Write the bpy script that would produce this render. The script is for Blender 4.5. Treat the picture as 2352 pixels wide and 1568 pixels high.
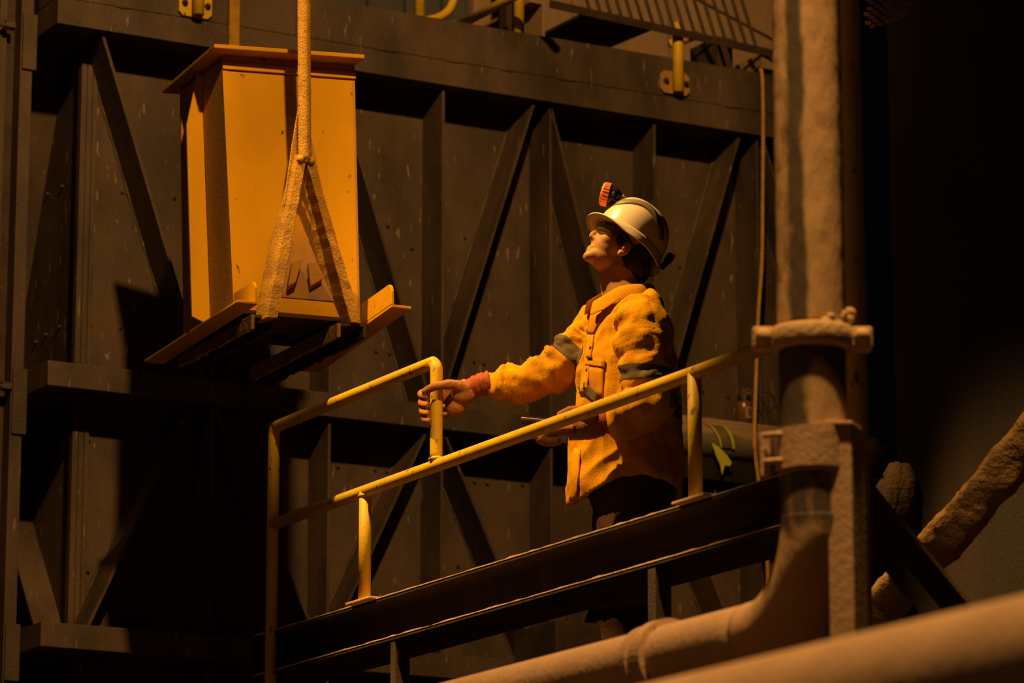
import bpy, bmesh, math, random
from mathutils import Vector, Matrix, noise
random.seed(7)
for o in list(bpy.data.objects): bpy.data.objects.remove(o)
S = bpy.context.scene
COL = S.collection
V = Vector

# ------------------------------------------------------------------ camera, world, lamps, exposure
FPX, YAW, PIT = 9000.0, math.radians(29.2), math.radians(13.0)
CAM = V((-7.0, -13.9, 1.6))
FW = V((math.sin(YAW)*math.cos(PIT), math.cos(YAW)*math.cos(PIT), math.sin(PIT)))
RT = V((math.cos(YAW), -math.sin(YAW), 0)); UPV = RT.cross(FW)
FWH = V((math.sin(YAW), math.cos(YAW), 0)); Z = V((0, 0, 1))
cd = bpy.data.cameras.new('camera'); cam = bpy.data.objects.new('camera', cd); COL.objects.link(cam)
cd.sensor_width = 36; cd.lens = FPX*36/2352; cd.clip_end = 200
M = Matrix.Identity(4)
for i in range(3): M[i][0], M[i][1], M[i][2], M[i][3] = RT[i], UPV[i], -FW[i], CAM[i]
cam.matrix_world = M; S.camera = cam
cd.dof.use_dof = True; cd.dof.focus_distance = 13.2; cd.dof.aperture_fstop = 3.6

W = bpy.data.worlds.new('world'); S.world = W; W.use_nodes = True
W.node_tree.nodes['Background'].inputs[0].default_value = (0.55, 0.62, 1.0, 1)
W.node_tree.nodes['Background'].inputs[1].default_value = 0.0009

def lamp(name, loc, power, col, radius):
    l = bpy.data.lights.new(name, 'POINT'); l.energy = power; l.color = col; l.shadow_soft_size = radius
    o = bpy.data.objects.new(name, l); COL.objects.link(o); o.location = loc; return o
SODIUM = (1.0, 0.53, 0.15)
lamp('flood_lamp', (-2.67, -7.1, 9.4), 2280, SODIUM, 0.11)
sl = bpy.data.lights.new('gantry_spot', 'SPOT'); sl.energy = 6500; sl.color = SODIUM; sl.shadow_soft_size = .10
sl.spot_size = math.radians(22.5); sl.spot_blend = .45
sp = bpy.data.objects.new('gantry_spot', sl); COL.objects.link(sp); sp.location = (-4.3, -2.15, 11.05)
sp.rotation_euler = (V((-.5, -2.95, 4.45))-V(sp.location)).to_track_quat('-Z', 'Y').to_euler()
lamp('fill_lamp', (-7.5, -5.0, 8.2), 55, SODIUM, 0.12)  # weak added fill lamp, unseen source off to the left
S.view_settings.view_transform = 'Standard'; S.view_settings.look = 'None'
S.view_settings.exposure = 0.0; S.view_settings.gamma = 1.0
S.view_settings.use_curve_mapping = False

# ------------------------------------------------------------------ helpers
def ray(px, py): return FW + RT*((px-1176)/FPX) + UPV*((784-py)/FPX)
def on(ax, v, px, py):                      # where the sight line through a pixel meets the plane axis = v
    d = ray(px, py); return CAM + d*((v-CAM[ax])/d[ax])
def at(px, py, depth): return CAM + ray(px, py)*depth

def nm(t, k, x, y): n = t.nodes.new(k); n.location = (x, y); return n
def mat(name, c1, c2, scale=4.0, stretch=(1, 1, 1), rough=.6, metal=0.0, bump=.25, bscale=70.0, spk=None, sscale=30.0, sstretch=(1, 1, 1), sth=.68,
        dust=None, dth=.35, spec=.4, lo=.35, hi=.65, detail=6):
    m = bpy.data.materials.new(name); m.use_nodes = True; t = m.node_tree; L = t.links.new
    b = t.nodes['Principled BSDF']; b.inputs['Metallic'].default_value = metal
    b.inputs['Specular IOR Level'].default_value = spec
    tc = nm(t, 'ShaderNodeTexCoord', -1400, 0)
    def nz(sc, st, de, rg=.6):
        mp = nm(t, 'ShaderNodeMapping', -1200, 0); mp.inputs['Scale'].default_value = st
        L(tc.outputs['Object'], mp.inputs['Vector'])
        n = nm(t, 'ShaderNodeTexNoise', -1000, 0); n.inputs['Scale'].default_value = sc; n.inputs['Detail'].default_value = de
        n.inputs['Roughness'].default_value = rg; L(mp.outputs[0], n.inputs['Vector']); return n.outputs['Fac']
    def rp(fac, a, bb):
        r = nm(t, 'ShaderNodeMapRange', -800, 0); r.inputs[1].default_value = a; r.inputs[2].default_value = bb; L(fac, r.inputs[0]); return r.outputs[0]
    def mx(fac, a, bb):
        k = nm(t, 'ShaderNodeMix', -500, 0); k.data_type = 'RGBA'; L(fac, k.inputs[0])
        for s, i in ((a, 6), (bb, 7)):
            if isinstance(s, tuple): k.inputs[i].default_value = (*s, 1)
            else: L(s, k.inputs[i])
        return k.outputs[2]
    c = mx(rp(nz(scale, stretch, detail), lo, hi), c1, c2)
    if spk: c = mx(rp(nz(sscale, sstretch, 3, .5), sth, sth+.05), c, spk)
    if dust:
        g = nm(t, 'ShaderNodeNewGeometry', -1200, -400); sx = nm(t, 'ShaderNodeSeparateXYZ', -1000, -400); L(g.outputs['Normal'], sx.inputs[0])
        ad = nm(t, 'ShaderNodeMath', -800, -400); ad.operation = 'MULTIPLY_ADD'; L(nz(14, (1, 1, 1), 5), ad.inputs[0]); ad.inputs[1].default_value = .9; L(sx.outputs[2], ad.inputs[2])
        c = mx(rp(ad.outputs[0], dth+.35, dth+.6), c, dust)
    L(c, b.inputs['Base Color'])
    r = nm(t, 'ShaderNodeMapRange', -500, -300); L(nz(scale*3, stretch, 3), r.inputs[0]); r.inputs[3].default_value = max(.05, rough-.12); r.inputs[4].default_value = min(1, rough+.15); L(r.outputs[0], b.inputs['Roughness'])
    if bump:
        bn = nm(t, 'ShaderNodeBump', -300, -500); bn.inputs['Strength'].default_value = bump; bn.inputs['Distance'].default_value = .01
        L(nz(bscale, (1, 1, 1), 4), bn.inputs['Height']); L(bn.outputs[0], b.inputs['Normal'])
    return m

def new_obj(name, bm, m, parent=None, smooth=False, label=None, cat=None, group=None, kind=None, bevel=0, recalc=True):
    if recalc: bmesh.ops.recalc_face_normals(bm, faces=bm.faces)
    me = bpy.data.meshes.new(name); bm.to_mesh(me); bm.free()
    if m: me.materials.append(m)
    return link(name, me, parent, smooth, label, cat, group, kind, bevel)
def link(name, me, parent=None, smooth=False, label=None, cat=None, group=None, kind=None, bevel=0):
    if smooth:
        for p in me.polygons: p.use_smooth = True
    o = bpy.data.objects.new(name, me); COL.objects.link(o)
    if parent:
        o.parent = parent
        o.matrix_parent_inverse = parent_inv(parent)
    tag(o, label, cat, group, kind)
    if bevel:
        b = o.modifiers.new('bevel', 'BEVEL'); b.width = bevel; b.segments = 2; b.limit_method = 'ANGLE'; b.angle_limit = .7
    return o
def parent_inv(p):
    return Matrix.Identity(4) if p.parent else Matrix.Translation(-p.location)
def tag(o, label=None, cat=None, group=None, kind=None):
    for k, v in (('label', label), ('category', cat), ('group', group), ('kind', kind)):
        if v: o[k] = v
    return o
def empty(name, loc, label=None, cat=None, group=None, kind=None):
    o = bpy.data.objects.new(name, None); COL.objects.link(o); o.location = loc; o.empty_display_size = .1
    return tag(o, label, cat, group, kind)

def box(bm, c, s, R=None):
    c = V(c); vs = []
    for x in (-.5, .5):
        for y in (-.5, .5):
            for z in (-.5, .5):
                p = V((x*s[0], y*s[1], z*s[2])); vs.append(bm.verts.new(c + (R @ p if R else p)))
    for f in ((0,1,3,2),(4,6,7,5),(0,4,5,1),(2,3,7,6),(0,2,6,4),(1,5,7,3)): bm.faces.new([vs[i] for i in f])
def bx(x0, x1, y0, y1, z0, z1):
    bm = bmesh.new(); box(bm, ((x0+x1)/2, (y0+y1)/2, (z0+z1)/2), (abs(x1-x0), abs(y1-y0), abs(z1-z0))); return bm
def prism(bm, pts, ex):                     # polygon swept along a vector
    a = [bm.verts.new(V(p)) for p in pts]; b = [bm.verts.new(V(p)+V(ex)) for p in pts]; n = len(a)
    bm.faces.new(a); bm.faces.new(list(reversed(b)))
    for i in range(n): bm.faces.new((a[i], b[i], b[(i+1) % n], a[(i+1) % n]))
def slab(bm, pts, t):
    pts = [V(p) for p in pts]; n = (pts[1]-pts[0]).cross(pts[2]-pts[0]).normalized(); prism(bm, pts, n*t)
def frames(pts, up=None):
    pts = [V(p) for p in pts]; T = []
    for i in range(len(pts)):
        T.append((pts[min(i+1, len(pts)-1)]-pts[max(i-1, 0)]).normalized())
    n = up if up else (V((0, 0, 1)) if abs(T[0].z) < .9 else V((1, 0, 0)))
    n = V(n); out = []
    for t in T:
        n = (n - t*n.dot(t)).normalized(); out.append((t, n, t.cross(n)))
    return pts, out
def tube(bm, pts, r, seg=12, cap=True, up=None, fn=None):
    pts, fr = frames(pts, up); rings = []
    for i, (p, (t, n, b)) in enumerate(zip(pts, fr)):
        ri = r[i] if isinstance(r, (list, tuple)) else r
        ra, rb = ri if isinstance(ri, (list, tuple)) else (ri, ri)
        ring = []
        for k in range(seg):
            a = 2*math.pi*k/seg; f = fn(i, a) if fn else 1
            ring.append(bm.verts.new(p + n*(math.cos(a)*ra*f) + b*(math.sin(a)*rb*f)))
        rings.append(ring)
    loft(bm, rings, cap)
def loft(bm, rings, cap=True):
    n = len(rings[0])
    for a, b in zip(rings, rings[1:]):
        for k in range(n): bm.faces.new((a[k], a[(k+1) % n], b[(k+1) % n], b[k]))
    if cap: bm.faces.new(list(reversed(rings[0]))); bm.faces.new(rings[-1])
def ell(bm, c, axes, r, seg=18, rings=12):
    c = V(c); ax = axes; rows = []
    for i in range(1, rings):
        ph = math.pi*i/rings
        rows.append([bm.verts.new(c + ax[0]*(r[0]*math.sin(ph)*math.cos(2*math.pi*k/seg)) + ax[1]*(r[1]*math.sin(ph)*math.sin(2*math.pi*k/seg)) + ax[2]*(r[2]*math.cos(ph))) for k in range(seg)])
    t = bm.verts.new(c+ax[2]*r[2]); b = bm.verts.new(c-ax[2]*r[2])
    loft(bm, rows, False)
    for k in range(seg):
        bm.faces.new((t, rows[0][k], rows[0][(k+1) % seg])); bm.faces.new((b, rows[-1][(k+1) % seg], rows[-1][k]))
def ss(a, b, x): t = min(1, max(0, (x-a)/(b-a))); return t*t*(3-2*t)
XYZ = (V((1, 0, 0)), V((0, 1, 0)), V((0, 0, 1)))
def lerp_path(pts, n):                      # smooth Catmull-Rom path
    P = [V(p) for p in pts]; P = [P[0]*2-P[1]] + P + [P[-1]*2-P[-2]]; out = []
    for i in range(1, len(P)-2):
        for k in range(n):
            t = k/n; a, b, c, d = P[i-1], P[i], P[i+1], P[i+2]
            out.append(.5*((2*b)+(c-a)*t+(2*a-5*b+4*c-d)*t*t+(-a+3*b-3*c+d)*t**3))
    out.append(P[-2]); return out
def rough_bm(bm, amp, sc, fine=0, fsc=1):
    bm.normal_update()
    for v in bm.verts:
        v.co += v.normal*(noise.noise(v.co*sc)*amp + (noise.noise(v.co*fsc)*fine if fine else 0))
def cyl(bm, a, b, r, seg=16): tube(bm, [a, b], r, seg)
def hexbolt_bm(r=.014, h=.012):
    bm = bmesh.new(); tube(bm, [(0, 0, 0), (0, 0, h)], r, 6); tube(bm, [(0, 0, h), (0, 0, h*2.1)], r*.5, 10); return bm
def lookrot(n):
    return V((0, 0, 1)).rotation_difference(V(n).normalized()).to_matrix().to_4x4()
def remesh(bm, vox, it=4, fac=.5):
    me = bpy.data.meshes.new('tmp'); bm.to_mesh(me); bm.free()
    o = bpy.data.objects.new('tmp', me); COL.objects.link(o)
    r = o.modifiers.new('r', 'REMESH'); r.mode = 'VOXEL'; r.voxel_size = vox
    s = o.modifiers.new('s', 'SMOOTH'); s.iterations = it; s.factor = fac
    dg = bpy.context.evaluated_depsgraph_get(); dg.update()
    out = bpy.data.meshes.new_from_object(o.evaluated_get(dg))
    bpy.data.objects.remove(o); out.materials.clear(); return out

# ------------------------------------------------------------------ materials
STEEL = mat('dusty_dark_steel', (.036, .024, .016), (.088, .055, .034), 4, (1, 1, .45), .62, .0, .3, 90, (.17, .115, .075), 46, (1, 1, .18), .67, lo=.38, hi=.64)
PLATE = mat('stained_steel_plate', (.040, .026, .016), (.082, .050, .029), 3.6, (1, 1, .55), .62, .0, .3, 120, (.20, .135, .085), 46, (1, 1, .24), .645, lo=.4, hi=.62)
RUST = mat('rusty_dark_steel', (.026, .014, .008), (.052, .030, .017), 7, (1, 1, 1), .75, 0, .4, 80, (.10, .07, .05), 60, (1, 1, 1), .7)
DUSTY = mat('thick_dust_steel', (.52, .35, .20), (.60, .41, .24), 6, (1, 1, 1), .9, 0, .5, 60, spec=.1)
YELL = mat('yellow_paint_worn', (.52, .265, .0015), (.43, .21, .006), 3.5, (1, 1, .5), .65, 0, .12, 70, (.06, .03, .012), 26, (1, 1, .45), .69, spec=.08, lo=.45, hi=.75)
YELLD = mat('yellow_paint_gritty', (.50, .26, .004), (.32, .17, .02), 16, (1, 1, 1), .7, 0, .9, 130, (.10, .055, .025), 60, (1, 1, 1), .66)
HOPS = mat('hopper_brown_side', (.27, .145, .04), (.44, .21, .006), 3, (1, 1, .4), .75, 0, .25, 90, (.07, .04, .02), 30, (1, 1, .3), .70)  # browner, duller mix of the hopper yellow
HOPD = mat('hopper_dust_film', (.20, .115, .06), (.46, .22, .01), 2.2, (1, 1, .6), .8, 0, .25, 120, spec=.05, lo=.48, hi=.66)
RAIL = mat('rail_yellow_paint', (.60, .385, .010), (.50, .31, .014), 7, (1, 1, 1), .5, 0, .12, 60, (.14, .075, .025), 42, (1, 1, .6), .66, spec=.35)
PIPE = mat('dusted_pipe', (.60, .40, .27), (.52, .34, .225), 7, (1, 1, .4), .85, 0, .3, 55, (.10, .065, .05), 30, (1, 1, .3), .72, spec=.15)
PIPEB = mat('bare_pipe_band', (.070, .058, .058), (.10, .075, .06), 9, (1, 1, .3), .5, 0, .15, 60, dust=(.34, .20, .11), dth=.3)
BLUE = mat('corrugated_grey_sheet', (.055, .06, .07), (.075, .078, .085), 3, (1, 1, .3), .7, 0, .1, 40)
CONC = mat('dirty_concrete', (.30, .20, .12), (.22, .145, .085), 4, (1, 1, .3), .85, 0, .4, 60)
MUD = mat('caked_mud', (.33, .20, .085), (.22, .13, .055), 12, (1, 1, 1), .95, 0, 1.0, 45, spec=.05)
MUDD = mat('dark_brown_mud', (.055, .034, .015), (.028, .018, .009), 14, (1, 1, 1), .95, 0, 1.0, 45, spec=.05)  # darker brown version of the mud, for the pillar
FLOORM = mat('concrete_floor', (.05, .04, .03), (.08, .06, .045), 1.5, (1, 1, 1), .9, 0, .3, 30)
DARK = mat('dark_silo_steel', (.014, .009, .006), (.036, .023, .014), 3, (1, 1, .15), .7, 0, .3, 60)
SHIRT = mat('orange_work_shirt', (.66, .33, .0015), (.50, .225, .004), 7, (1, 1, 1), .85, 0, .35, 220, spec=.1)
SHIRTD = mat('darker_orange_cloth', (.54, .24, .003), (.45, .19, .008), 9, (1, 1, 1), .85, 0, .35, 200, spec=.1)  # darker shirt orange; at the collar opening it stands for shade
TAPE = mat('grey_reflective_tape', (.135, .10, .055), (.09, .07, .04), 14, (1, 1, 1), .7, 0, .2, 200, spec=.12)
TROU = mat('dark_work_trousers', (.045, .020, .012), (.07, .034, .02), 9, (1, 1, 1), .9, 0, .4, 160, spec=.1)
SKIN = mat('skin', (.42, .215, .05), (.36, .18, .04), 9, (1, 1, 1), .55, 0, .06, 150, spec=.35)
HAIR = mat('black_hair', (.010, .008, .007), (.018, .013, .010), 40, (1, 1, .2), .6, 0, .5, 180)
GLOVE = mat('tan_leather_glove', (.36, .165, .055), (.24, .10, .035), 14, (1, 1, 1), .8, 0, .4, 120, spec=.15)
GAUNT = mat('red_leather_gauntlet', (.34, .075, .016), (.25, .055, .014), 10, (1, 1, 1), .7, 0, .3, 120, spec=.25)
WHITE = mat('white_helmet_plastic', (.80, .66, .44), (.76, .62, .40), 6, (1, 1, 1), .2, 0, .02, 60, (.45, .34, .2), 55, (1, 1, 1), .76, spec=.55)
BAND = mat('helmet_grey_tape', (.22, .17, .105), (.18, .14, .09), 20, (1, 1, 1), .5, 0, .1, 200)
BLACK = mat('black_plastic', (.012, .010, .009), (.02, .016, .013), 10, (1, 1, 1), .35, 0, .05, 80)
ORANGE = mat('orange_plastic', (.75, .20, .035), (.68, .17, .03), 10, (1, 1, 1), .4, 0, .05, 80)
RED = mat('red_foam', (.75, .06, .03), (.7, .05, .03), 10, (1, 1, 1), .6, 0, .1, 80)
OLIVE = mat('brass_clip', (.42, .30, .12), (.34, .24, .1), 10, (1, 1, 1), .35, .6, .05, 80)
ROPE = mat('yellow_brown_rope', (.50, .29, .06), (.38, .21, .05), 30, (1, 1, 1), .9, 0, .3, 300, spec=.1)
GREEN = mat('hi_vis_yellow_tape', (.42, .42, .03), (.34, .34, .03), 10, (1, 1, 1), .7, 0, .1, 80)
AMBER = mat('brown_plastic_tub', (.09, .045, .022), (.12, .06, .03), 8, (1, 1, 1), .25, 0, .05, 60, spec=.6)
LABELM = mat('faded_paper_label', (.30, .16, .09), (.24, .13, .08), 8, (1, 1, 1), .7, 0, .1, 60)
m = bpy.data.materials.new('smoked_glass'); m.use_nodes = True; b = m.node_tree.nodes['Principled BSDF']
b.inputs['Base Color'].default_value = (.35, .27, .2, 1); b.inputs['Roughness'].default_value = .08; b.inputs['Transmission Weight'].default_value = .9; b.inputs['IOR'].default_value = 1.3
GLASS = m

# ------------------------------------------------------------------ the setting: steel tank wall
floor = new_obj('floor', bx(-14, 12, -16, 9, -.2, 0), FLOORM, kind='structure')
wall = empty('wall_back', (0, 0, 0), kind='structure')
FX = [-.675, -.163, .347, .857, 1.367, 1.885, 2.4]
ZB = [(3.81, 3.905), (4.82, 4.918), (6.272, 6.38)]
PD = .175
xs = [-1.18] + FX
for a, b in zip(xs, xs[1:]):
    for z0, z1 in ((0, 3.81), (3.81, 4.87), (4.87, 6.56)):
        new_obj('wall_panel', bx(a+.0015, b-.0015, 0, .012, z0+.0015, z1-.0015), PLATE, wall)
new_obj('wall_core', bx(-1.17, 2.4, .0125, .06, 0, 6.5), RUST, wall)
for x in FX:
    for z0, z1 in ((0, 3.81), (3.905, 4.82), (4.918, 6.272)):
        new_obj('rib', bx(x-.006, x+.006, -PD, 0, z0, z1), STEEL, wall, bevel=.0015)
def brace(p, q):
    (x0, z0), (x1, z1) = p, q
    d = V((x1-x0, 0, z1-z0)).normalized(); n = V((d.z, 0, -d.x))*.006
    bm = bmesh.new()
    k = .012/abs(d.z)/2
    prism(bm, [(x0-k, 0, z0), (x0+k, 0, z0), (x1+k, 0, z1), (x1-k, 0, z1)], (0, -PD, 0))
    new_obj('diagonal_brace', bm, STEEL, wall)
    bm = bmesh.new(); n = 34; pts = []
    for i in range(n+1):
        t = i/n; pts.append(V((x0+(x1-x0)*t - math.copysign(k, 1), -.004, z0+(z1-z0)*t)))
    rr = [.006+.005*noise.noise(p*40) for p in pts]
    tube(bm, pts, [max(.002, r) for r in rr], 5); rough_bm(bm, .004, 70)
    new_obj('weld_bead', bm, STEEL, wall)
def zx(p, q, z): return p[0]+(q[0]-p[0])*(z-p[1])/(q[1]-p[1])
for p, q, za, zb in (((-1.182, 6.266), (-.801, 5.178), 4.918, 6.272), ((-.62, 4.918), (-.20, 6.272), 4.918, 6.272), ((-.05, 5.94), (.287, 4.95), 4.918, 6.272),
                     ((.387, 5.079), (.765, 6.232), 4.918, 6.272), ((.866, 6.233), (1.089, 5.454), 4.918, 6.272), ((1.471, 5.253), (1.783, 6.227), 4.918, 6.272), ((1.93, 6.23), (2.36, 4.93), 4.918, 6.272),
                     ((-1.177, 3.92), (-.771, 4.804), 3.905, 4.82), ((-.662, 4.798), (-.252, 4.017), 3.905, 4.82), ((-.079, 4.074), (.258, 4.776), 3.905, 4.82),
                     ((.378, 4.77), (.601, 4.315), 3.905, 4.82), ((.93, 3.92), (1.30, 4.80), 3.905, 4.82), ((1.42, 4.80), (1.81, 3.92), 3.905, 4.82)):
    brace((zx(p, q, za), za), (zx(p, q, zb), zb))
PO = .21
for z0, z1 in ZB[:2]:
    new_obj('girt_beam', bx(-1.39, 2.4, -PO, 0, z0, z1), STEEL, wall, bevel=.003)
new_obj('girt_beam', bx(-1.39, 2.4, -PO, 0, 6.272, 6.378), STEEL, wall, bevel=.002)
new_obj('top_plate', bx(-1.39, -.35, -PO+.004, 0, 6.381, 6.85), STEEL, wall, bevel=.002)
new_obj('top_plate', bx(-.347, 2.4, -PO+.004, 0, 6.381, 6.556), STEEL, wall, bevel=.002)
def weld(p, q, r=.007):
    bm = bmesh.new(); n = 14; P = [V(p).lerp(V(q), i/n) for i in range(n+1)]
    tube(bm, P, [r*(.55+.45*math.sin(math.pi*min(1, max(0, i/n)))+.25*math.sin(i*2.6)) for i in range(n+1)], 6)
    new_obj('weld_bead', bm, STEEL, wall, smooth=True)
for x0, x1 in ((265, 300), (860, 915), (1020, 1063), (1148, 1187), (1278, 1322), (1392, 1400), (1660, 1698)):
    a = on(1, -PO, x0, 5+(x0-250)*.172); b = on(1, -PO, x1, 5+(x1-250)*.172)
    weld((a.x, -PO-.001, 6.379), (b.x, -PO-.001, 6.379))
# corner post with its two grooves
for x0, x1 in ((-1.2, -1.176), (-1.174, -1.152), (-1.15, -1.13)):
    for z0, z1 in ((3.905, 4.82), (4.918, 6.272)):
        new_obj('corner_strip', bx(x0, x1, -.016, .02, z0, z1), STEEL, wall, bevel=.002)
# plate bolts
bolt_me = None
def bolt(p, n, parent, r=.012, name='bolt', m=STEEL):
    bm = hexbolt_bm(r, r*.8); bmesh.ops.transform(bm, matrix=Matrix.Translation(V(p)) @ lookrot(n), verts=bm.verts)
    return new_obj(name, bm, m, parent)
for px, py in ((207, 452), (280, 441), (400, 455), (889, 519), (1066, 545), (1287, 563), (1560, 612), (208, 745), (275, 752), (862, 806), (893, 811), (1087, 830), (1110, 834),
               (1612, 897), (1670, 910), (203, 1010), (277, 1023), (201, 1312), (775, 1071), (663, 1058), (860, 1078), (888, 1083), (1088, 1106), (1117, 1109), (1198, 1113), (1295, 1122),
               (262, 1367), (300, 1365), (503, 1370), (945, 570), (1120, 560), (1700, 640), (250, 1530), (303, 1532), (400, 1535), (190, 1525), (1050, 1300), (1420, 590)):
    p = on(1, 0, px, py); bolt((p.x, 0, p.z), (0, -1, 0), wall, .0085)
# left side of the tank and the steel column in front of it
wl = empty('wall_left', (-1.18, .6, 0), kind='structure')
for y0, y1 in ((.02, .55), (.553, 1.1), (1.103, 2.2)):
    for z0, z1 in ((0, 3.81), (3.813, 4.87), (4.873, 6.56)):
        new_obj('wall_panel', bx(-1.18, -1.17, y0, y1-.0015, z0, z1), PLATE, wl)
for z0, z1 in ZB[:2] + [(6.272, 6.378)]:
    new_obj('girt_beam', bx(-1.388, -1.18, -.004, 2.2, z0+.0005, z1-.0005), STEEL, wl, bevel=.003)
new_obj('top_plate', bx(-1.385, -1.18, -.004, 2.2, 6.381, 6.85), STEEL, wl)
def lbrace(p, q):
    bm = bmesh.new(); prism(bm, [(-1.18, p[0], p[1]), (-1.18, p[0]+.014, p[1]), (-1.18, q[0]+.014, q[1]), (-1.18, q[0], q[1])], (-.12, 0, 0)); new_obj('diagonal_brace', bm, STEEL, wl)
lbrace((.72, 4.918), (.2, 6.272)); lbrace((.06, 3.905), (.72, 4.82)); lbrace((.8, 4.918), (1.3, 6.272))
for px, py in ((145, 428), (112, 446), (90, 460), (138, 750), (108, 768), (85, 785), (50, 795), (131, 1077), (42, 605), (70, 560)):
    p = on(0, -1.18, px, py)
    bm = bmesh.new(); cyl(bm, (p.x, p.y, p.z), (p.x-.012, p.y, p.z), .006, 8); new_obj('bolt', bm, STEEL, wl)
col = empty('steel_column', (-1.52, .06, 0), 'tall brown steel column with bolted flange at the left picture edge', 'column')
new_obj('web', bx(-1.75, -1.455, .07, .085, 0, 7.4), RUST, col)
new_obj('flange', bx(-1.457, -1.405, .0, .16, 0, 7.4), STEEL, col, bevel=.003)
new_obj('flange', bx(-1.80, -1.75, .0, .16, 0, 7.4), STEEL, col, bevel=.003)
new_obj('ridge', bx(-1.53, -1.50, .045, .07, 0, 7.4), STEEL, col)
for z0, z1 in ((6.13, 6.24), (4.66, 4.80), (3.70, 3.80)):
    new_obj('cleat', bx(-1.452, -1.392, -.012, -.001, z0, z1+.12), STEEL, col, bevel=.003)
for px, py in ((16, 66), (8, 893)):
    p = on(1, .045, px, py); 
    bm = bmesh.new(); tube(bm, [(p.x+.012, 0, p.z), (p.x-.028, 0, p.z)], .02, 6); tube(bm, [(p.x-.02, 0, p.z), (p.x-.07, 0, p.z)], .010, 12); new_obj('bolt', bm, STEEL, col)
# beam along the foot of the tank wall
new_obj('steel_trough', bx(.66, 1.35, -.55, -.211, 3.87, 4.02), RUST, None, label='dark steel box beam along the foot of the tank wall behind the pipe', cat='beam', bevel=.004)

# ------------------------------------------------------------------ yellow hopper hanging from its pole
hop = empty('hopper', (-1.06, -1.4, 4.8), 'yellow painted steel hopper hanging from a pole, with fork angles below', 'hopper')
A, B, Cc = V((-1.246, -.906, 5.84)), V((-1.318, -1.525, 5.84)), V((-.782, -1.672, 5.84)); Dd = A+Cc-B
bm = bmesh.new(); prism(bm, [A, B, Cc, Dd], (0, 0, -.016)); new_obj('top_flange', bm, YELL, hop, bevel=.003)
FLt, FRt, BLt = V((-1.254, -1.452, 5.824)), V((-.774, -1.575, 5.824)), V((-1.215, -1.018, 5.824)); BRt = BLt+FRt-FLt
FLb, FRb, BLb = V((-1.283, -1.655, 4.82)), V((-.818, -1.728, 4.82)), V((-1.250, -1.195, 4.82)); BRb = BLb+FRb-FLb
def panel(name, pts, m, t=.01): bm = bmesh.new(); slab(bm, pts, t); return new_obj(name, bm, m, hop, bevel=.0015)
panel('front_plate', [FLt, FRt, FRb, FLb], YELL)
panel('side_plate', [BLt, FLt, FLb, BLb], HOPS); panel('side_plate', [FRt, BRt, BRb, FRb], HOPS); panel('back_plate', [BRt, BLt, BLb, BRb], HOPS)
panel('base_plate', [FLb, FRb, BRb, BLb], RUST, .012)
fn = (FRt-FLt).cross(FLb-FLt).normalized()
if fn.y > 0: fn = -fn
up_ = (FLt-FLb).normalized(); rx = (FRt-FLt).normalized()
bm = bmesh.new(); prism(bm, [FLt-up_*.03+rx*.0+fn*.001, FRt-up_*.03+fn*.001, FRt-up_*.058+fn*.001, FLt-up_*.058+fn*.001], fn*.008); new_obj('stiffener_strip', bm, YELL, hop, bevel=.002)
# fins on the left side
sdir = (FLt-BLt).normalized(); left = -rx
for f, w in ((.47, .062),):
    a = BLt.lerp(FLt, f); b = BLb.lerp(FLb, f); t = .012
    bm = bmesh.new(); prism(bm, [a, a+left*.012, a.lerp(b, .22)+left*w, b.lerp(a, .03)+left*(w+.004), b], sdir*t); new_obj('side_fin', bm, YELL, hop, bevel=.0015)
a = BLt.lerp(FLt, .02); b = BLb.lerp(FLb, .02)
bm = bmesh.new(); prism(bm, [a, a+left*.012, b+left*.02, b], sdir*.012); new_obj('side_fin', bm, HOPS, hop)
# thin black four-cornered plate high on the left side
q0, q1 = BLt.lerp(FLt, .12), BLt.lerp(FLt, .40); dz = (BLb-BLt)
bm = bmesh.new(); prism(bm, [q0+dz*.09+left*.0008, q1+dz*.075+left*.0008, q1+dz*.185+left*.0008, q0+dz*.20+left*.0008], left*.004); new_obj('black_plate', bm, BLACK, hop)
# fork angles
def angle(px_outer_rear, px_outer_front, px_in_front, sgn, y_in):
    o0 = on(2, 4.80, *px_outer_rear); o1 = on(2, 4.80, *px_outer_front); i1 = on(2, 4.80, *px_in_front)
    w = i1-o1; i0 = o0+w
    e = empty_part = None
    bm = bmesh.new(); prism(bm, [o0, o1, i1, i0], (0, 0, .010)); new_obj('fork_angle', bm, YELL, hop, bevel=.002)
    d = (i1-i0); L = d.length; d.normalize(); n = w.normalized()
    h = .090; pts = [i0+d*(L*.12), i0+d*(L*.12)+d*.02+Z*.045, i0+d*(L*.24)+Z*.062]
    pts += [i0+d*(L*.30)+Z*h, i1-d*.045+Z*h]
    for k in range(1, 6):
        an = k/6*math.pi/2; pts.append(i1-d*.045+d*(.04*math.sin(an))+Z*(h-.04+.04*math.cos(an)))
    pts.append(i1-d*.003+Z*.012)
    pts = [p+Z*.010 if j in (0,) else p for j, p in enumerate(pts)]
    bm = bmesh.new(); prism(bm, pts, n*-.010); new_obj('fork_upright', bm, YELL, hop, bevel=.0015)
angle((332, 832), (545, 694), (592, 699), 1, 0)
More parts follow.
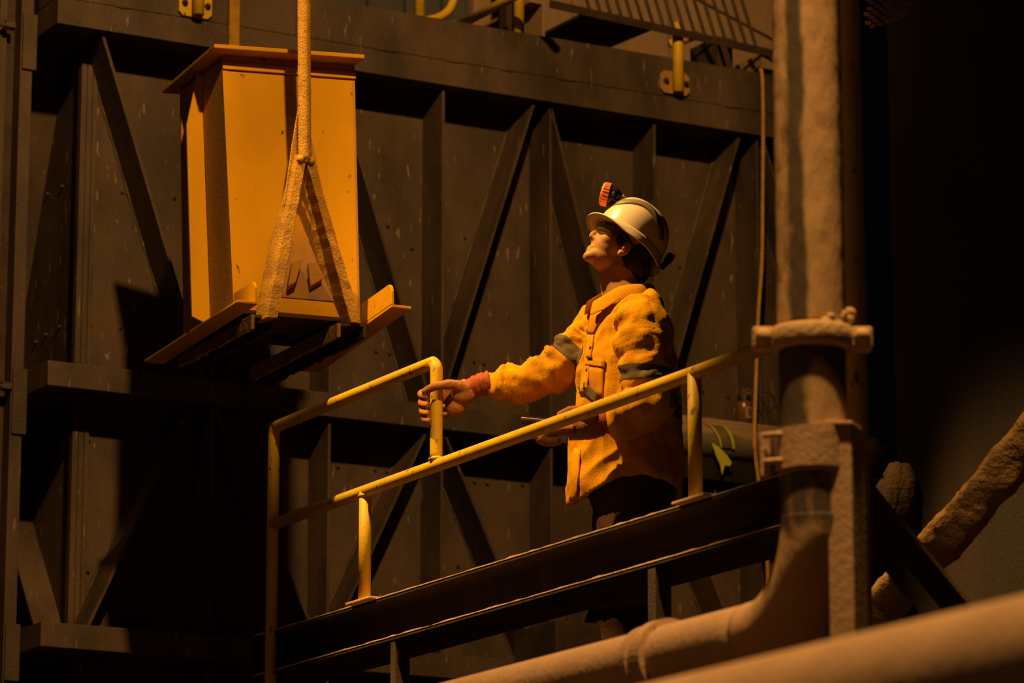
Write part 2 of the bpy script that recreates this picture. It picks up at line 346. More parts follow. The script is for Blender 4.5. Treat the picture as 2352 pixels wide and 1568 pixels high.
# right fork angle mirrors the left one
o1 = on(2, 4.80, 945, 710); i1 = on(2, 4.80, 900, 705); i0 = on(2, 4.80, 690, 852); o0 = i0+(o1-i1)
bm = bmesh.new(); prism(bm, [o0, o1, i1, i0], (0, 0, .010)); new_obj('fork_angle', bm, YELL, hop, bevel=.002)
d = (i1-i0); L = d.length; d.normalize(); n = (o1-i1).normalized(); h = .090
pts = [i0+d*(L*.12)+Z*.01, i0+d*(L*.14)+Z*.045, i0+d*(L*.30)+Z*h, i1-d*.045+Z*h]
for k in range(1, 6):
    an = k/6*math.pi/2; pts.append(i1-d*.045+d*(.04*math.sin(an))+Z*(h-.04+.04*math.cos(an)))
pts.append(i1-d*.003+Z*.012)
bm = bmesh.new(); prism(bm, pts, n*.010); new_obj('fork_upright', bm, YELL, hop, bevel=.0015)
# skid channels under the hopper (inverted U)
def skid(pf0, pf1, L=1.05):
    a, b = on(2, 4.80, *pf0), on(2, 4.80, *pf1); w = (b-a); wl_ = w.length; w.normalize(); dr = V((.055, 1, 0)).normalized()
    for nm_, off, ww, hh in (('skid_web', 0, wl_, .010),):
        bm = bmesh.new(); prism(bm, [a, b, b+dr*L, a+dr*L], (0, 0, -.010)); rough_bm(bm, .002, 60); new_obj('skid_web', bm, RUST, hop)
    for p, s in ((a, 1), (b, -1)):
        bm = bmesh.new(); n = 20; rows = []
        for i in range(n+1):
            q = p+dr*(L*i/n); j = .010*noise.noise(q*25)
            rows.append([bm.verts.new(q+V((0, 0, 0))), bm.verts.new(q+w*s*.012), bm.verts.new(q+w*s*.012+Z*(-.052+j)), bm.verts.new(q+Z*(-.052+j))])
        loft(bm, rows); new_obj('skid_flange', bm, RUST if s < 0 else MUD, hop)
skid((577, 722), (632, 724), .70); skid((775, 741), (842, 744), .82)
# hanger pole and its A legs
y0 = -1.80
top, apx = on(1, y0, 698, -60), on(1, y0, 700, 368)
bm = bmesh.new(); n = 60; P = [top.lerp(apx, i/n) for i in range(n+1)]
tube(bm, P, .0235, 16, fn=lambda i, a: 1+.035*noise.noise(V((math.cos(a)*2.2, math.sin(a)*2.2, i*.9)))+(.06*noise.noise(V((math.cos(a)*3, math.sin(a)*3, i*1.7))) if i > 25 else 0))
new_obj('hanger_pole', bm, YELLD, hop, smooth=True)
def leg(p_top, p_bot, w0, w1, depth, sgn):
    bm = bmesh.new(); n = 26; rows = []
    for i in range(n+1):
        t = i/n; c = p_top.lerp(p_bot, t); w = w0+(w1-w0)*t; j = .0035
        a, b = c-rx*w/2, c+rx*w/2; dp = V((-.0, 1, 0))*(depth*(.35+.65*min(1, t*2)))
        r = [a, b, b+dp, a+dp]
        rows.append([bm.verts.new(v+V((noise.noise(v*45), noise.noise(v*45+V((5, 0, 0))), 0))*j) for v in r])
    loft(bm, rows); new_obj('pole_leg', bm, YELLD, hop)
leg(apx+V((-.010, -.005, .02)), on(1, -1.79, 626, 728), .030, .034, .11, 1); leg(apx+V((.012, -.005, .02)), on(1, -1.79, 818, 740), .028, .036, .11, -1)
def gus(pts, th, m): bm = bmesh.new(); prism(bm, pts, V((0, th, 0))); new_obj('pole_gusset', bm, m, hop, bevel=.002)
gus([on(1, -1.76, 688, 235), on(1, -1.76, 690, 372), on(1, -1.76, 668, 470), on(1, -1.76, 652, 470), on(1, -1.76, 672, 330)], .010, YELLD)
gus([on(1, -1.76, 710, 290), on(1, -1.76, 742, 440), on(1, -1.76, 736, 450), on(1, -1.76, 710, 372)], .010, YELLD)
bm = bmesh.new(); q = [FLt.lerp(FRt, a_).lerp(FLb.lerp(FRb, a_), b_)+fn*.0005 for a_, b_ in ((.50, .42), (.60, .42), (.86, .93), (.25, .93))]; prism(bm, q, fn*.003); new_obj('dust_patch', bm, HOPD, hop)  # added thin sheet standing for the dusty area of the front plate
for dx_, r_ in ((-.02, .014), (.022, .015), (0, .012)):
    bm = bmesh.new(); ell(bm, apx+V((dx_, -.006, 0)), XYZ, (r_, .016, r_), 10, 8); new_obj('weld_bead', bm, YELL, hop, smooth=True)
for pts in (((664, 616), (687, 610), (672, 662), (655, 672)), ((700, 618), (716, 612), (735, 655), (706, 672))):
    bm = bmesh.new(); Q = [on(1, -1.66, *p) for p in pts]; prism(bm, Q, V((.0, -.0, 0))+fn*.055); rough_bm(bm, .003, 60); new_obj('lug', bm, HOPS, hop, bevel=.003)
# thin strap that runs up behind the flange
new_obj('hanging_strap', bx(-.66, -.615, -.235, -.222, 6.15, 7.0), YELLD, None, label='dusty flat steel strap standing up behind the hopper flange', cat='strap', bevel=.002)

# ------------------------------------------------------------------ walkway: beam, rail, supports
XR = -.949
beam = empty('walkway_beam', (-.81, -3, 3.6), 'dark dust-edged steel beam under the yellow railing', 'beam')
YB0, YB1 = -1.16, -4.80
def strip(name, x0, x1, z0, z1, y0=YB0, y1=YB1, m=RUST, rough=0):
    bm = bmesh.new(); n = 80; rows = []
    for i in range(n+1):
        y = y0+(y1-y0)*i/n; j = rough*noise.noise(V((0, y*18, z0*9)))+rough*.6*noise.noise(V((3, y*60, z0)))
        rows.append([bm.verts.new((x, y, z)) for x, z in ((x0, z0), (x1, z0), (x1, z1+j), (x0, z1+j))])
    loft(bm, rows); return new_obj(name, bm, m, beam)
strip('bottom_flange', -.949, -.695, 3.597, 3.607); strip('top_flange', -.949, -.695, 3.742, 3.752, rough=.0); strip('web', -.827, -.817, 3.607, 3.742)
strip('dust_ridge', -.951, -.925, 3.607, 3.611, m=DUSTY, rough=.003); strip('dust_ridge', -.951, -.91, 3.752, 3.756, m=DUSTY, rough=.0035)
new_obj('end_plate', bx(-.96, -.66, YB0-.006, YB0+.006, 3.58, 3.765), RUST, beam)
for i, (y, w) in enumerate(((-2.235, .045), (-3.928, .045), (-4.75, .05))):
    e = empty('support_post', (-.93, y, 0), ('short tapered steel post under the beam, left of the dusty pipe', 'brown square steel post under the beam behind the pipe coupling', 'steel post at the far right end of the walkway beam, behind the vertical pipe')[i], 'post')
    bm = bmesh.new(); tp = .012 if i == 0 else 0
    prism(bm, [(-.946, y+w/2-tp, 3.59), (-.946, y-w/2, 3.59), (-.946, y-w/2-tp*4, 0), (-.946, y+w/2-tp, 0)], (.012, 0, 0)); new_obj('flange', bm, STEEL, e, bevel=.002)
    new_obj('web', bx(-.934, -.88, y-.006, y+.006, 0, 3.595), STEEL, e)
    new_obj('foot_plate', bx(-1.0, -.86, y-.08, y+.08, 0, .012), RUST, e)
rail = empty('handrail', (XR, -3, 3.75), 'yellow tubular guard rail with one raised end loop that the worker holds', 'railing')
R = .0215
def rtube(name, pts, r=R, n=6, m=RAIL):
    bm = bmesh.new(); tube(bm, lerp_path(pts, n) if n > 1 else pts, r, 16); return new_obj(name, bm, m, rail, smooth=True)
rtube('rail', [(XR, -1.30, 4.142), (XR, -2.03, 4.142), (XR, -3, 4.142), (XR, -4.2, 4.142), (XR, -4.85, 4.142)], n=1)
cr = .045
corner = [(XR, -1.30, 4.0), (XR, -1.30, 4.36), (XR, -1.30, 4.455), (XR, -1.305, 4.482), (XR, -1.322, 4.497), (XR, -1.35, 4.50)]
rtube('end_post', [(XR, -1.30, 3.52), (XR, -1.30, 3.9)] + corner[1:] + [(XR, -2.0, 4.50), (XR, -2.49, 4.50), (XR, -2.53, 4.497), (XR, -2.548, 4.482), (XR, -2.553, 4.455), (XR, -2.553, 4.3), (XR, -2.553, 4.150)], n=4)
for y in (-2.035, -4.19):
    rtube('post', [(XR, y, 3.762), (XR, y, 4.142)], n=1)
    new_obj('base_plate', bx(XR-.03, XR+.06, y-.09, y+.09, 3.753, 3.762), DUSTY, rail, bevel=.002)
    for k in (-.065, .065): bolt((XR+.03, y+k, 3.762), (0, 0, 1), rail, .009)
for y, z in ((-2.553, 4.165), (-2.035, 4.125)):
    bm = bmesh.new(); ell(bm, (XR, y, z), XYZ, (.026, .03, .011), 14, 8); new_obj('weld_bead', bm, RAIL, rail, smooth=True)
# working platform beneath the worker
plat = empty('access_platform', (-.3, -2.9, 0), 'steel grating platform the worker stands on, below the guard rail', 'platform')
FZ = 3.25
px0, px1, py0, py1 = -.78, .05, -3.45, -2.35
new_obj('frame', bx(px0, px1, py0-.02, py0, FZ-.10, FZ), RUST, plat); new_obj('frame', bx(px0, px1, py1, py1+.02, FZ-.10, FZ), RUST, plat)
bm = bmesh.new()
for i in range(28):
    x = px0+.015+(px1-px0-.03)*i/27; box(bm, (x, (py0+py1)/2, FZ-.016), (.005, py1-py0, .03))
new_obj('bearing_bars', bm, RUST, plat, kind='stuff')
for x, y in ((px0+.03, py0+.03), (px1-.03, py0+.03), (px0+.03, py1-.03), (px1-.03, py1-.03)):
    new_obj('leg', bx(x-.03, x+.03, y-.03, y+.03, 0, FZ-.031), RUST, plat)

# ------------------------------------------------------------------ slurry pipe: vertical run, couplings, elbow, horizontal run
PX, PY, PR, HZ = -1.793, -6.09, .0838, 3.068
pipe = empty('slurry_pipe', (PX, PY, 3), 'dust-caked vertical pipe turning left through an elbow at the right of the picture', 'pipe')
def vpipe(name, z0, z1, r, m, seg=48, dz=.02, rg=None):
    bm = bmesh.new(); n = max(2, int((z1-z0)/dz)); tube(bm, [(PX, PY, z0+(z1-z0)*i/n) for i in range(n+1)], r, seg, True, V((1, 0, 0)), rg and (lambda i, a: rg(z0+(z1-z0)*i/n, a)))
    return new_obj(name, bm, m, pipe, smooth=True)
# dust sits as a crust over part of the turn; left light painted in
t = None
def crust_light_mat():
    m = bpy.data.materials.new('pipe_dust_and_light'); m.use_nodes = True; t = m.node_tree; L = t.links.new; b = t.nodes['Principled BSDF']; b.inputs['Roughness'].default_value = .9; b.inputs['Specular IOR Level'].default_value = .12
    a = nm(t, 'ShaderNodeAttribute', -1000, 0); a.attribute_name = 'crust_light'
    n = nm(t, 'ShaderNodeTexNoise', -1000, -200); n.inputs['Scale'].default_value = 24; n.inputs['Detail'].default_value = 5
    tc = nm(t, 'ShaderNodeTexCoord', -1300, 0); mp = nm(t, 'ShaderNodeMapping', -1150, 0); mp.inputs['Scale'].default_value = (1, 1, .45); L(tc.outputs['Object'], mp.inputs[0]); L(mp.outputs[0], n.inputs['Vector'])
    ad = nm(t, 'ShaderNodeMath', -800, 0); ad.operation = 'MULTIPLY_ADD'; L(n.outputs['Fac'], ad.inputs[0]); ad.inputs[1].default_value = .9; L(a.outputs['Fac'], ad.inputs[2])
    r = nm(t, 'ShaderNodeMapRange', -600, 0); r.inputs[1].default_value = .70; r.inputs[2].default_value = 1.05; L(ad.outputs[0], r.inputs[0])
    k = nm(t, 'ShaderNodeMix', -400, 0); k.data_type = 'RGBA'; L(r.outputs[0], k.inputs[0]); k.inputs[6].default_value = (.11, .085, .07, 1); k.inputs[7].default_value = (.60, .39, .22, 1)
    L(k.outputs[2], b.inputs['Base Color'])
    bp = nm(t, 'ShaderNodeBump', -300, -300); bp.inputs['Strength'].default_value = .5; bp.inputs['Distance'].default_value = .01; L(n.outputs['Fac'], bp.inputs['Height']); L(bp.outputs[0], b.inputs['Normal'])
    return m
CRUST_LIGHT = crust_light_mat()
def paint_crust_light(o, fnc):
    at_ = o.data.attributes.new('crust_light', 'FLOAT', 'POINT')
    for v in o.data.vertices: at_.data[v.index].value = fnc(v.co)
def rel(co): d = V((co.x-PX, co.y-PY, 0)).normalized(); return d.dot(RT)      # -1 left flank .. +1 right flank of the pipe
o = vpipe('upper_run', 3.785, 8.8, PR, CRUST_LIGHT, rg=lambda z, a: 1+.02*noise.noise(V((math.cos(a)*3, math.sin(a)*3, z*16)))+.015*noise.noise(V((math.cos(a)*9, math.sin(a)*9, z*40))))
paint_crust_light(o, lambda c: max(.66*(1-ss(-.92, -.40, rel(c))), .7*ss(-.42, -.05, rel(c)+.12*noise.noise(V((0, 0, c.z*3)))) - .45*ss(.72, .98, rel(c))))  # bright left flank puts light from the left into the dust mask
o = vpipe('middle_run', 3.30, 3.785, PR*.985, CRUST_LIGHT)
paint_crust_light(o, lambda c: (.75*ss(-.55, .25, rel(c)+.35*(3.70-c.z)) if c.z > 3.53 else .15)*(1-ss(3.64, 3.74, c.z+.10*rel(c)**2)) + .1)  # dark curved band below the coupling puts its shade into the mask
bm = bmesh.new(); ER = .25; pts = [(PX, PY, 3.32)]
for i in range(17):
    a = i/16*math.pi/2; pts.append((PX, PY+ER-ER*math.cos(a), HZ+ER-ER*math.sin(a)))
pts.append((PX, PY+ER+.02, HZ)); tube(bm, pts, PR*1.02, 40, True, V((1, 0, 0)))
o = new_obj('elbow', bm, CRUST_LIGHT, pipe, smooth=True)
paint_crust_light(o, lambda c: .85*ss(3.36, 3.22, c.z) if True else 0)
bm = bmesh.new(); n = 60; tube(bm, [(PX, PY+ER+(PY+ER+5.2-PY-ER)*i/n, HZ) for i in range(n+1)], PR, 40); new_obj('horizontal_run', bm, PIPE, pipe, smooth=True)
# weld ring
bm = bmesh.new(); tube(bm, [(PX, PY, 3.425), (PX, PY, 3.433)], PR*1.02, 40); new_obj('weld_ring', bm, DUSTY, pipe, smooth=True)
# coupling on the vertical run
cp = None
bm = bmesh.new(); tube(bm, [(PX, PY, 3.735), (PX, PY, 3.738), (PX, PY, 3.745), (PX, PY, 3.785), (PX, PY, 3.792), (PX, PY, 3.795)], [PR*.98, PR*1.16, PR*1.22, PR*1.22, PR*1.16, PR*.98], 48)
cpl = new_obj('pipe_coupling', bm, DUSTY, pipe, smooth=True)
for s in (-1, 1):
    c = V((PX, PY, 3.765))+RT*(s*(PR*1.22+.018)); bm = bmesh.new()
    Rm = Matrix((RT, FWH, Z)).transposed(); box(bm, c, (.055, .06, .056), Rm); new_obj('ear', bm, DUSTY, cpl, bevel=.008)
    bm = bmesh.new(); q = c-FWH*.03; tube(bm, [q, q-FWH*.008, q-FWH*.02, q-FWH*.026], [.021, .021, .016, .006], 14); new_obj('ear_bolt', bm, DUSTY, cpl, smooth=True)
bm = bmesh.new()
for k in range(9):
    q = V((PX, PY, 3.79))+RT*(.03+.008*k)-FWH*(.075-.009*k)+Z*(.01*math.sin(k*1.7)+.004*k); ell(bm, q, XYZ, (.017, .016, .015), 8, 6)
rough_bm(bm, .008, 60); new_obj('dirt_clump', bm, DUSTY, pipe, smooth=True)
# coupling on the horizontal run
YC = -5.37
bm = bmesh.new(); r0 = PR
tube(bm, [(PX, YC+.06, HZ), (PX, YC+.058, HZ), (PX, YC+.03, HZ), (PX, YC+.028, HZ), (PX, YC-.0, HZ), (PX, YC-.002, HZ), (PX, YC-.05, HZ), (PX, YC-.052, HZ)], [r0*.98, r0*1.13, r0*1.13, r0*1.06, r0*1.06, r0*1.2, r0*1.2, r0*.98], 40)
cp2 = new_obj('pipe_coupling', bm, PIPE, pipe, smooth=False)
c = V((PX, YC-.02, HZ))-RT*.02-FWH*(r0*1.15)-Z*.035
bm = bmesh.new(); box(bm, c+RT*.045, (.07, .05, .07), Matrix((RT, FWH, Z)).transposed()); new_obj('ear', bm, PIPE, cp2, bevel=.006)

# ------------------------------------------------------------------ bracket post holding the pipe
ps = empty('pipe_stand', (-1.60, -6.1, 0), 'dusty steel stand post with saddle bracket clamping the vertical pipe', 'stand')
Rm = Matrix((RT, FWH, Z)).transposed()
def cbox(px, py, dep, s, zz=None):
    c = at(px, py, dep); bm = bmesh.new(); box(bm, c, s, Rm); return bm
def stand(name, x0, x1, y0, y1, dep, th, m=PIPE, bev=.003):      # a plate facing the camera side
    a, b = at(x0, y0, dep), at(x1, y1, dep); c = (a+b)/2; s = (abs((b-a).dot(RT)), th, abs((b-a).z)); bm = bmesh.new(); box(bm, c, s, Rm); return new_obj(name, bm, m, ps, bevel=bev)
D0 = 9.42
def vplate(name, x0, x1, dep, th, z0, z1, m=PIPE, bev=.003):
    a, b = at(x0, 1100, dep), at(x1, 1100, dep); bm = bmesh.new(); c = (a+b)/2; c.z = (z0+z1)/2; box(bm, c, ((b-a).dot(RT), th, z1-z0), Rm); return new_obj(name, bm, m, ps, bevel=bev)
def plan_post(name, pts, z0, z1, m=PIPE):
    Q = [at(px, 1100, D0+d) for px, d in pts]; bm = bmesh.new(); prism(bm, [(q.x, q.y, z0) for q in Q], (0, 0, z1-z0)); return new_obj(name, bm, m, ps, bevel=.003)
plan_post('post', [(1900, .03), (1957, .03), (1988, .14), (1932, .14)], 0, 3.535)
plan_post('post_cap', [(1897, .02), (1960, .02), (1992, .15), (1930, .15)], 3.535, 3.545)
bm = bmesh.new(); segs = 12; rows = []
for i in range(segs+1):
    a = -1.45+2.5*i/segs; d = RT*math.sin(a)-FWH*math.cos(a); c = V((PX, PY, 0))
    rows.append([bm.verts.new(V((c.x, c.y, z))+d*r) for r, z in ((PR*1.03, 3.435), (PR*1.13, 3.435), (PR*1.13, 3.535), (PR*1.03, 3.535))])
loft(bm, rows); new_obj('saddle', bm, PIPE, ps)
vplate('saddle_plate', 1870, 1902, D0+.02, .012, 3.435, 3.535)
for x in (1752, 1806):
    vplate('clamp_lug', x-6, x+18, D0+.10, .012, 3.42, 3.53)
for z in (3.455, 3.52):
    p = at(1755, 1100, D0+.08); q = at(1830, 1100, D0+.05); bm = bmesh.new(); cyl(bm, (p.x, p.y, z), (q.x, q.y, z), .008, 10); new_obj('clamp_bolt', bm, DUSTY, ps, smooth=True)
bolt(at(1976, 1078, D0+.15), -FWH, ps, .010, m=PIPE); bolt(at(1952, 1436, D0+.05), -FWH, ps, .010, m=PIPE)

# ------------------------------------------------------------------ foreground pipe
bm = bmesh.new(); tube(bm, [(-3.276, -11.2+.2*i, 2.455) for i in range(36)], .152, 56)
new_obj('foreground_pipe', bm, PIPE, None, smooth=True, label='thick dust-brown pipe across the bottom right corner, out of focus', cat='pipe')

# ------------------------------------------------------------------ right side: column, silo, braces, mud
bm = bmesh.new(); p = at(1964, 800, 10.62); tube(bm, [(p.x, p.y, .4*i) for i in range(18)], .032, 64)
new_obj('yellow_pole', bm, RAIL, None, smooth=True, label='round yellow pole standing in shade just behind the vertical pipe', cat='pole')
sc = CAM + FWH*14.6 + RT*3.09; sr = 1.62
bm = bmesh.new(); n = 96
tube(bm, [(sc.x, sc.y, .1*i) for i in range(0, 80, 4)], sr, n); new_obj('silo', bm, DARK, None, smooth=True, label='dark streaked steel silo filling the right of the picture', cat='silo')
def mudbeam(name, a, b, w, t, m, amp, label, cat):
    a, b = V(a), V(b); d = (b-a).normalized(); n = FWH.cross(d).normalized(); bm = bmesh.new(); N = 80; K = 16; rows = []
    for i in range(N+1):
        c = a.lerp(b, i/N); row = []
        for k in range(K):
            an = 2*math.pi*(k+.5)/K; ca, sa = math.cos(an), math.sin(an); s = 1/max(abs(ca), abs(sa)); row.append(bm.verts.new(c+n*(w/2*ca*s)+FWH*(t/2*sa*s)))
        rows.append(row)
    loft(bm, rows); bm.normal_update()
    for v in bm.verts: v.co += v.normal*(noise.noise(v.co*10)*amp*1.2+noise.noise(v.co*48)*amp*.55)
    return new_obj(name, bm, m, None, smooth=True, label=label, cat=cat)
mudbeam('caked_brace', at(2470, 890, 11.5), at(1985, 1445, 11.9), .125, .07, MUD, .010, 'slanting steel brace thickly caked in tan mud at lower right', 'brace')
br = empty('angle_brace', at(2100, 1290, 10.9), 'dark slanting steel angle brace crossing in front of the mud-caked one', 'brace')
a, b = at(1985, 1130, 11.0), at(2240, 1440, 10.8); b = a+(b-a)*(a.z/(a.z-b.z)); d = (b-a).normalized(); n = FWH.cross(d).normalized()
if n.z < 0: n = -n
bm = bmesh.new(); prism(bm, [a+n*.012, b+n*.012, b-n*.095, a-n*.095], FWH*.010); new_obj('web', bm, RUST, br)
bm = bmesh.new(); prism(bm, [a+n*.012, b+n*.012, b+n*.022, a+n*.022], -FWH*.07); new_obj('flange', bm, RUST, br)
hc = at(2066, 1140, 12.1)
bm = bmesh.new(); N = 40; rows = []
for i in range(N+1):
    z = (hc.z+.10)*i/N; row = []
    for k in range(20):
        an = 2*math.pi*k/20; r = (.05 if z < hc.z-.16 else .075+.03*noise.noise(V((an, z*6, 0))))*(1-.55*ss(hc.z+.03, hc.z+.10, z)); row.append(bm.verts.new((hc.x+r*math.cos(an), hc.y+r*math.sin(an), z)))
    rows.append(row)
loft(bm, rows); bm.normal_update()
for v in bm.verts: v.co += v.normal*(.022*noise.noise(v.co*16)+.014*noise.noise(v.co*45))
new_obj('mud_pillar', bm, MUDD, None, smooth=True, label='lumpy brown mud built up on a stub between pole and dark silo', cat='mud')

# ------------------------------------------------------------------ upper deck above the tank wall
bm = bmesh.new(); n = 90; prof = []
for i in range(n+1):
    x = -1.2+3.0*i/n; ph = (i % 6); prof.append((x, 1.9+(.035 if ph in (2, 3, 4) else 0)))
rows = [[bm.verts.new((x, y, z)) for z in (5.8, 8.5)] for x, y in prof]
for r0_, r1_ in zip(rows, rows[1:]): bm.faces.new((r0_[0], r1_[0], r1_[1], r0_[1]))
o = new_obj('wall_rear', bm, BLUE, None, kind='structure'); s = o.modifiers.new('s', 'SOLIDIFY'); s.thickness = .004
uw = empty('wall_upper', (1.6, 1.0, 6.5), kind='structure')
for x0, x1 in ((.92, 1.42), (1.425, 1.93), (1.935, 2.5)): new_obj('wall_panel', bx(x0, x1-.002, .62, .66, 6.2, 7.6), CONC, uw)
def thing_tube(name, pts, r, m, label, cat, n=8, extra=None):
    bm = bmesh.new(); tube(bm, lerp_path(pts, n) if n > 1 else pts, r, 16); o = new_obj(name, bm, m, None, smooth=True, label=label, cat=cat); return o
p = on(1, -.10, 964, 20)
g1 = empty('guard_rail', (p.x, -.1, 6.556), 'yellow guard rail post with curved lower pipe at the top of the tank', 'railing')
bm = bmesh.new(); tube(bm, [(p.x, -.1, 6.557), (p.x, -.1, 7.3)], .0225, 16); new_obj('post', bm, RAIL, g1, smooth=True)
bm = bmesh.new(); tube(bm, lerp_path([(p.x, -.1, 6.572), (p.x+.05, -.1, 6.582), (p.x+.11, -.1, 6.612), (p.x+.15, -.1, 6.66), (p.x+.16, -.1, 6.75), (p.x+.16, -.1, 7.2)], 6), .018, 14); new_obj('curved_pipe', bm, RAIL, g1, smooth=True)
q = on(1, -.10, 1192, 60); bm = bmesh.new(); tube(bm, [(q.x, -.1, 6.557), (q.x, -.1, 7.4)], .023, 16)
new_obj('deck_post', bm, RAIL, None, smooth=True, label='straight bright yellow post standing on the tank top edge', cat='post')
a = on(0, q.x-.1, 1060, 55); b_ = on(0, q.x-.1, 1185, -10); d_ = (b_-a)
thing_tube('stair_rail', [a-d_*.3+V((0, 0, .0)), b_+d_*.8], .02, RAIL, 'slanting yellow pipe rail rising behind the tank top edge', 'railing', 1)
# bolted post on the beam face
def bolted_post(px, py, ztop, label, m):
    c = on(1, -PO, px, py); e = empty('bolted_post', c, label, 'post')
    bm = bmesh.new(); w, h, k = .072, .05, .018
    pts = [(c.x+a_, -PO, c.z+b_) for a_, b_ in ((-w, -h+k), (-w+k, -h), (w-k, -h), (w, -h+k), (w, h-k), (w-k, h), (-w+k, h), (-w, h-k))]
    prism(bm, pts, (0, -.012, 0)); new_obj('base_plate', bm, m if ztop > 7 else HOPS, e, bevel=.002)
    bm = bmesh.new(); y = -PO-.036; tube(bm, [(c.x, y, c.z-.045), (c.x, y, c.z+.15), (c.x, y, ztop)], [(.024, .024)]*3, 16); new_obj('tube', bm, m, e, smooth=True)
    for s in (-1, 1): bolt((c.x+s*.05, -PO-.012, c.z+.002), (0, -1, 0), e, .013, m=RUST)
    return c
c1 = bolted_post(447, 14, 7.4, 'yellow rail post bolted to the tank beam above and left of hopper', RAIL)
c2 = bolted_post(1548, 192, 6.70, 'yellow rail post bolted to the tank beam under the grating', RAIL)
thing_tube('stub_rail', [(c2.x+.06, -.1, 6.66), (c2.x+.12, -.02, 6.69), (c2.x+.30, .07, 6.78)], .018, RAIL, 'short yellow pipe slanting up beside the grating', 'pipe', 4)
# beams and deck grating overhead
db = empty('deck_beam', (1.1, .2, 6.6), 'lit brown steel channel sloping under the upper deck', 'beam')
a0, a1 = on(0, .86, 1228, 50), on(0, .86, 1420, -25)
new_obj('web', bx(.86, .872, -.10, .6, 6.58, 6.735), CONC, db); new_obj('flange', bx(.80, .872, -.10, .6, 6.735, 6.747), CONC, db); new_obj('flange', bx(.80, .872, -.10, .6, 6.557, 6.58), RUST, db)
new_obj('deck_column', bx(.74, .80, .0, .06, 6.557, 7.5), RUST, None, label='dark upright between bright yellow post and lit channel', cat='column')
new_obj('deck_plate', bx(.5, .76, .3, .31, 6.62, 6.74), HOPS, None, label='small tan plate behind the bright yellow post', cat='plate')
gr = empty('deck_grating', (1.5, -.5, 6.8), 'dark steel bar grating panel overhead at top right', 'grating')
P0, P1 = on(1, -.30, 1262, 8), on(1, -.30, 1800, 128)
gv = V((.16, .55, .42)).normalized()
def gbar(p, q, w, th, name, m=RUST):
    p, q = V(p), V(q); d = (q-p).normalized(); s = d.cross(FW).normalized()*w/2; bm = bmesh.new(); prism(bm, [p-s, q-s, q+s, p+s], FW*th); new_obj(name, bm, m, gr)
e0 = P1-P0; ed = e0.normalized()
gbar(P0, P1+ed*.1, .032, .02, 'edge_bar')
lean = V((-.33, 0, .94)).normalized()
gbar(on(1, -.30, 1585, -10), on(1, -.30, 1800, 104), .012, .012, 'cross_bar')
for i in range(17):
    b0 = P0+ed*(.20+i*.052); gbar(b0, b0+lean*.34, .0135, .02, 'bearing_bar')
# lit wall behind the grating, and a beam end beside the rope
bm = bmesh.new(); prism(bm, [(1.02, .30, 6.70), (1.03, -.19, 6.70), (1.40, -.12, 6.70), (1.36, .30, 6.70)], (0, 0, .012)); new_obj('floor_plate', bm, RUST, None, label='dark floor plate seen from below between the lit channel and the grating', cat='plate')
new_obj('beam_stub', bx(1.72, 1.80, -.12, .1, 6.557, 6.72), RUST, None, label='dark rusty stub upright behind the rope on the tank edge', cat='beam')
new_obj('dusty_block', bx(1.92, 2.3, -.17, .1, 6.557, 6.66), CONC, None, label='dusty tan block on the tank edge right of the rope', cat='block')
# expanded mesh scrap at the top right
em = empty('mesh_panel', at(2030, 10, 12.0), 'lit scrap of expanded metal mesh at the top right', 'mesh')
for i in range(9):
    for j in range(9):
        px = 1992+i*17-j*7; py = -20+j*13-i*6
        if px < 1990 or px > 2086 or py > 66-(px-1990)*.35: continue
        c = at(px, py, 12.0); bm = bmesh.new(); box(bm, c, (.018, .008, .011), Rm); new_obj('mesh_strand', bm, MUD, em)
ch = empty('shade_plates', (-1.4, -5.7, 7.2), 'added dark steel plates overhead, out of view, shading the right side and the worker', 'shade plate')  # added plates out of view, shaped to shade worker, rail ends and right side
def arc(az0, az1, dist, z0, z1, name):
    bm = bmesh.new(); rows = []
    for i in range(9):
        a = math.radians(az0+(az1-az0)*i/8); d = V((math.sin(a), math.cos(a), 0)); c = V((-2.67, -7.1, 0))
        rows.append([bm.verts.new(c+d*r+Z*z) for r, z in ((dist, z0), (dist+.02, z0), (dist+.02, z1), (dist, z1))])
    loft(bm, rows); new_obj(name, bm, RUST, ch)
arc(34.5, 62, 1.95, 7.1, 9.2, 'plate'); arc(32.2, 36.5, 1.95, 5.65, 7.1, 'lip'); arc(24.0, 32.2, 1.95, 6.5, 7.85, 'hanging_plate'); arc(29.4, 32.2, 1.95, 5.7, 6.5, 'hanging_plate'); arc(14.0, 19.0, 1.95, 7.32, 7.78, 'hanging_plate'); arc(14.0, 62, 1.975, 9.2, 9.26, 'hanger_bar')
for az_, z_ in ((16.5, 7.69), (28, 7.84), (48, 9.1)): a_ = math.radians(az_); bm = bmesh.new(); cyl(bm, (-2.67+1.98*math.sin(a_), -7.1+1.98*math.cos(a_), z_-.05), (-2.67+1.98*math.sin(a_), -7.1+1.98*math.cos(a_), 9.3), .01, 8); new_obj('hanger_rod', bm, RUST, ch)

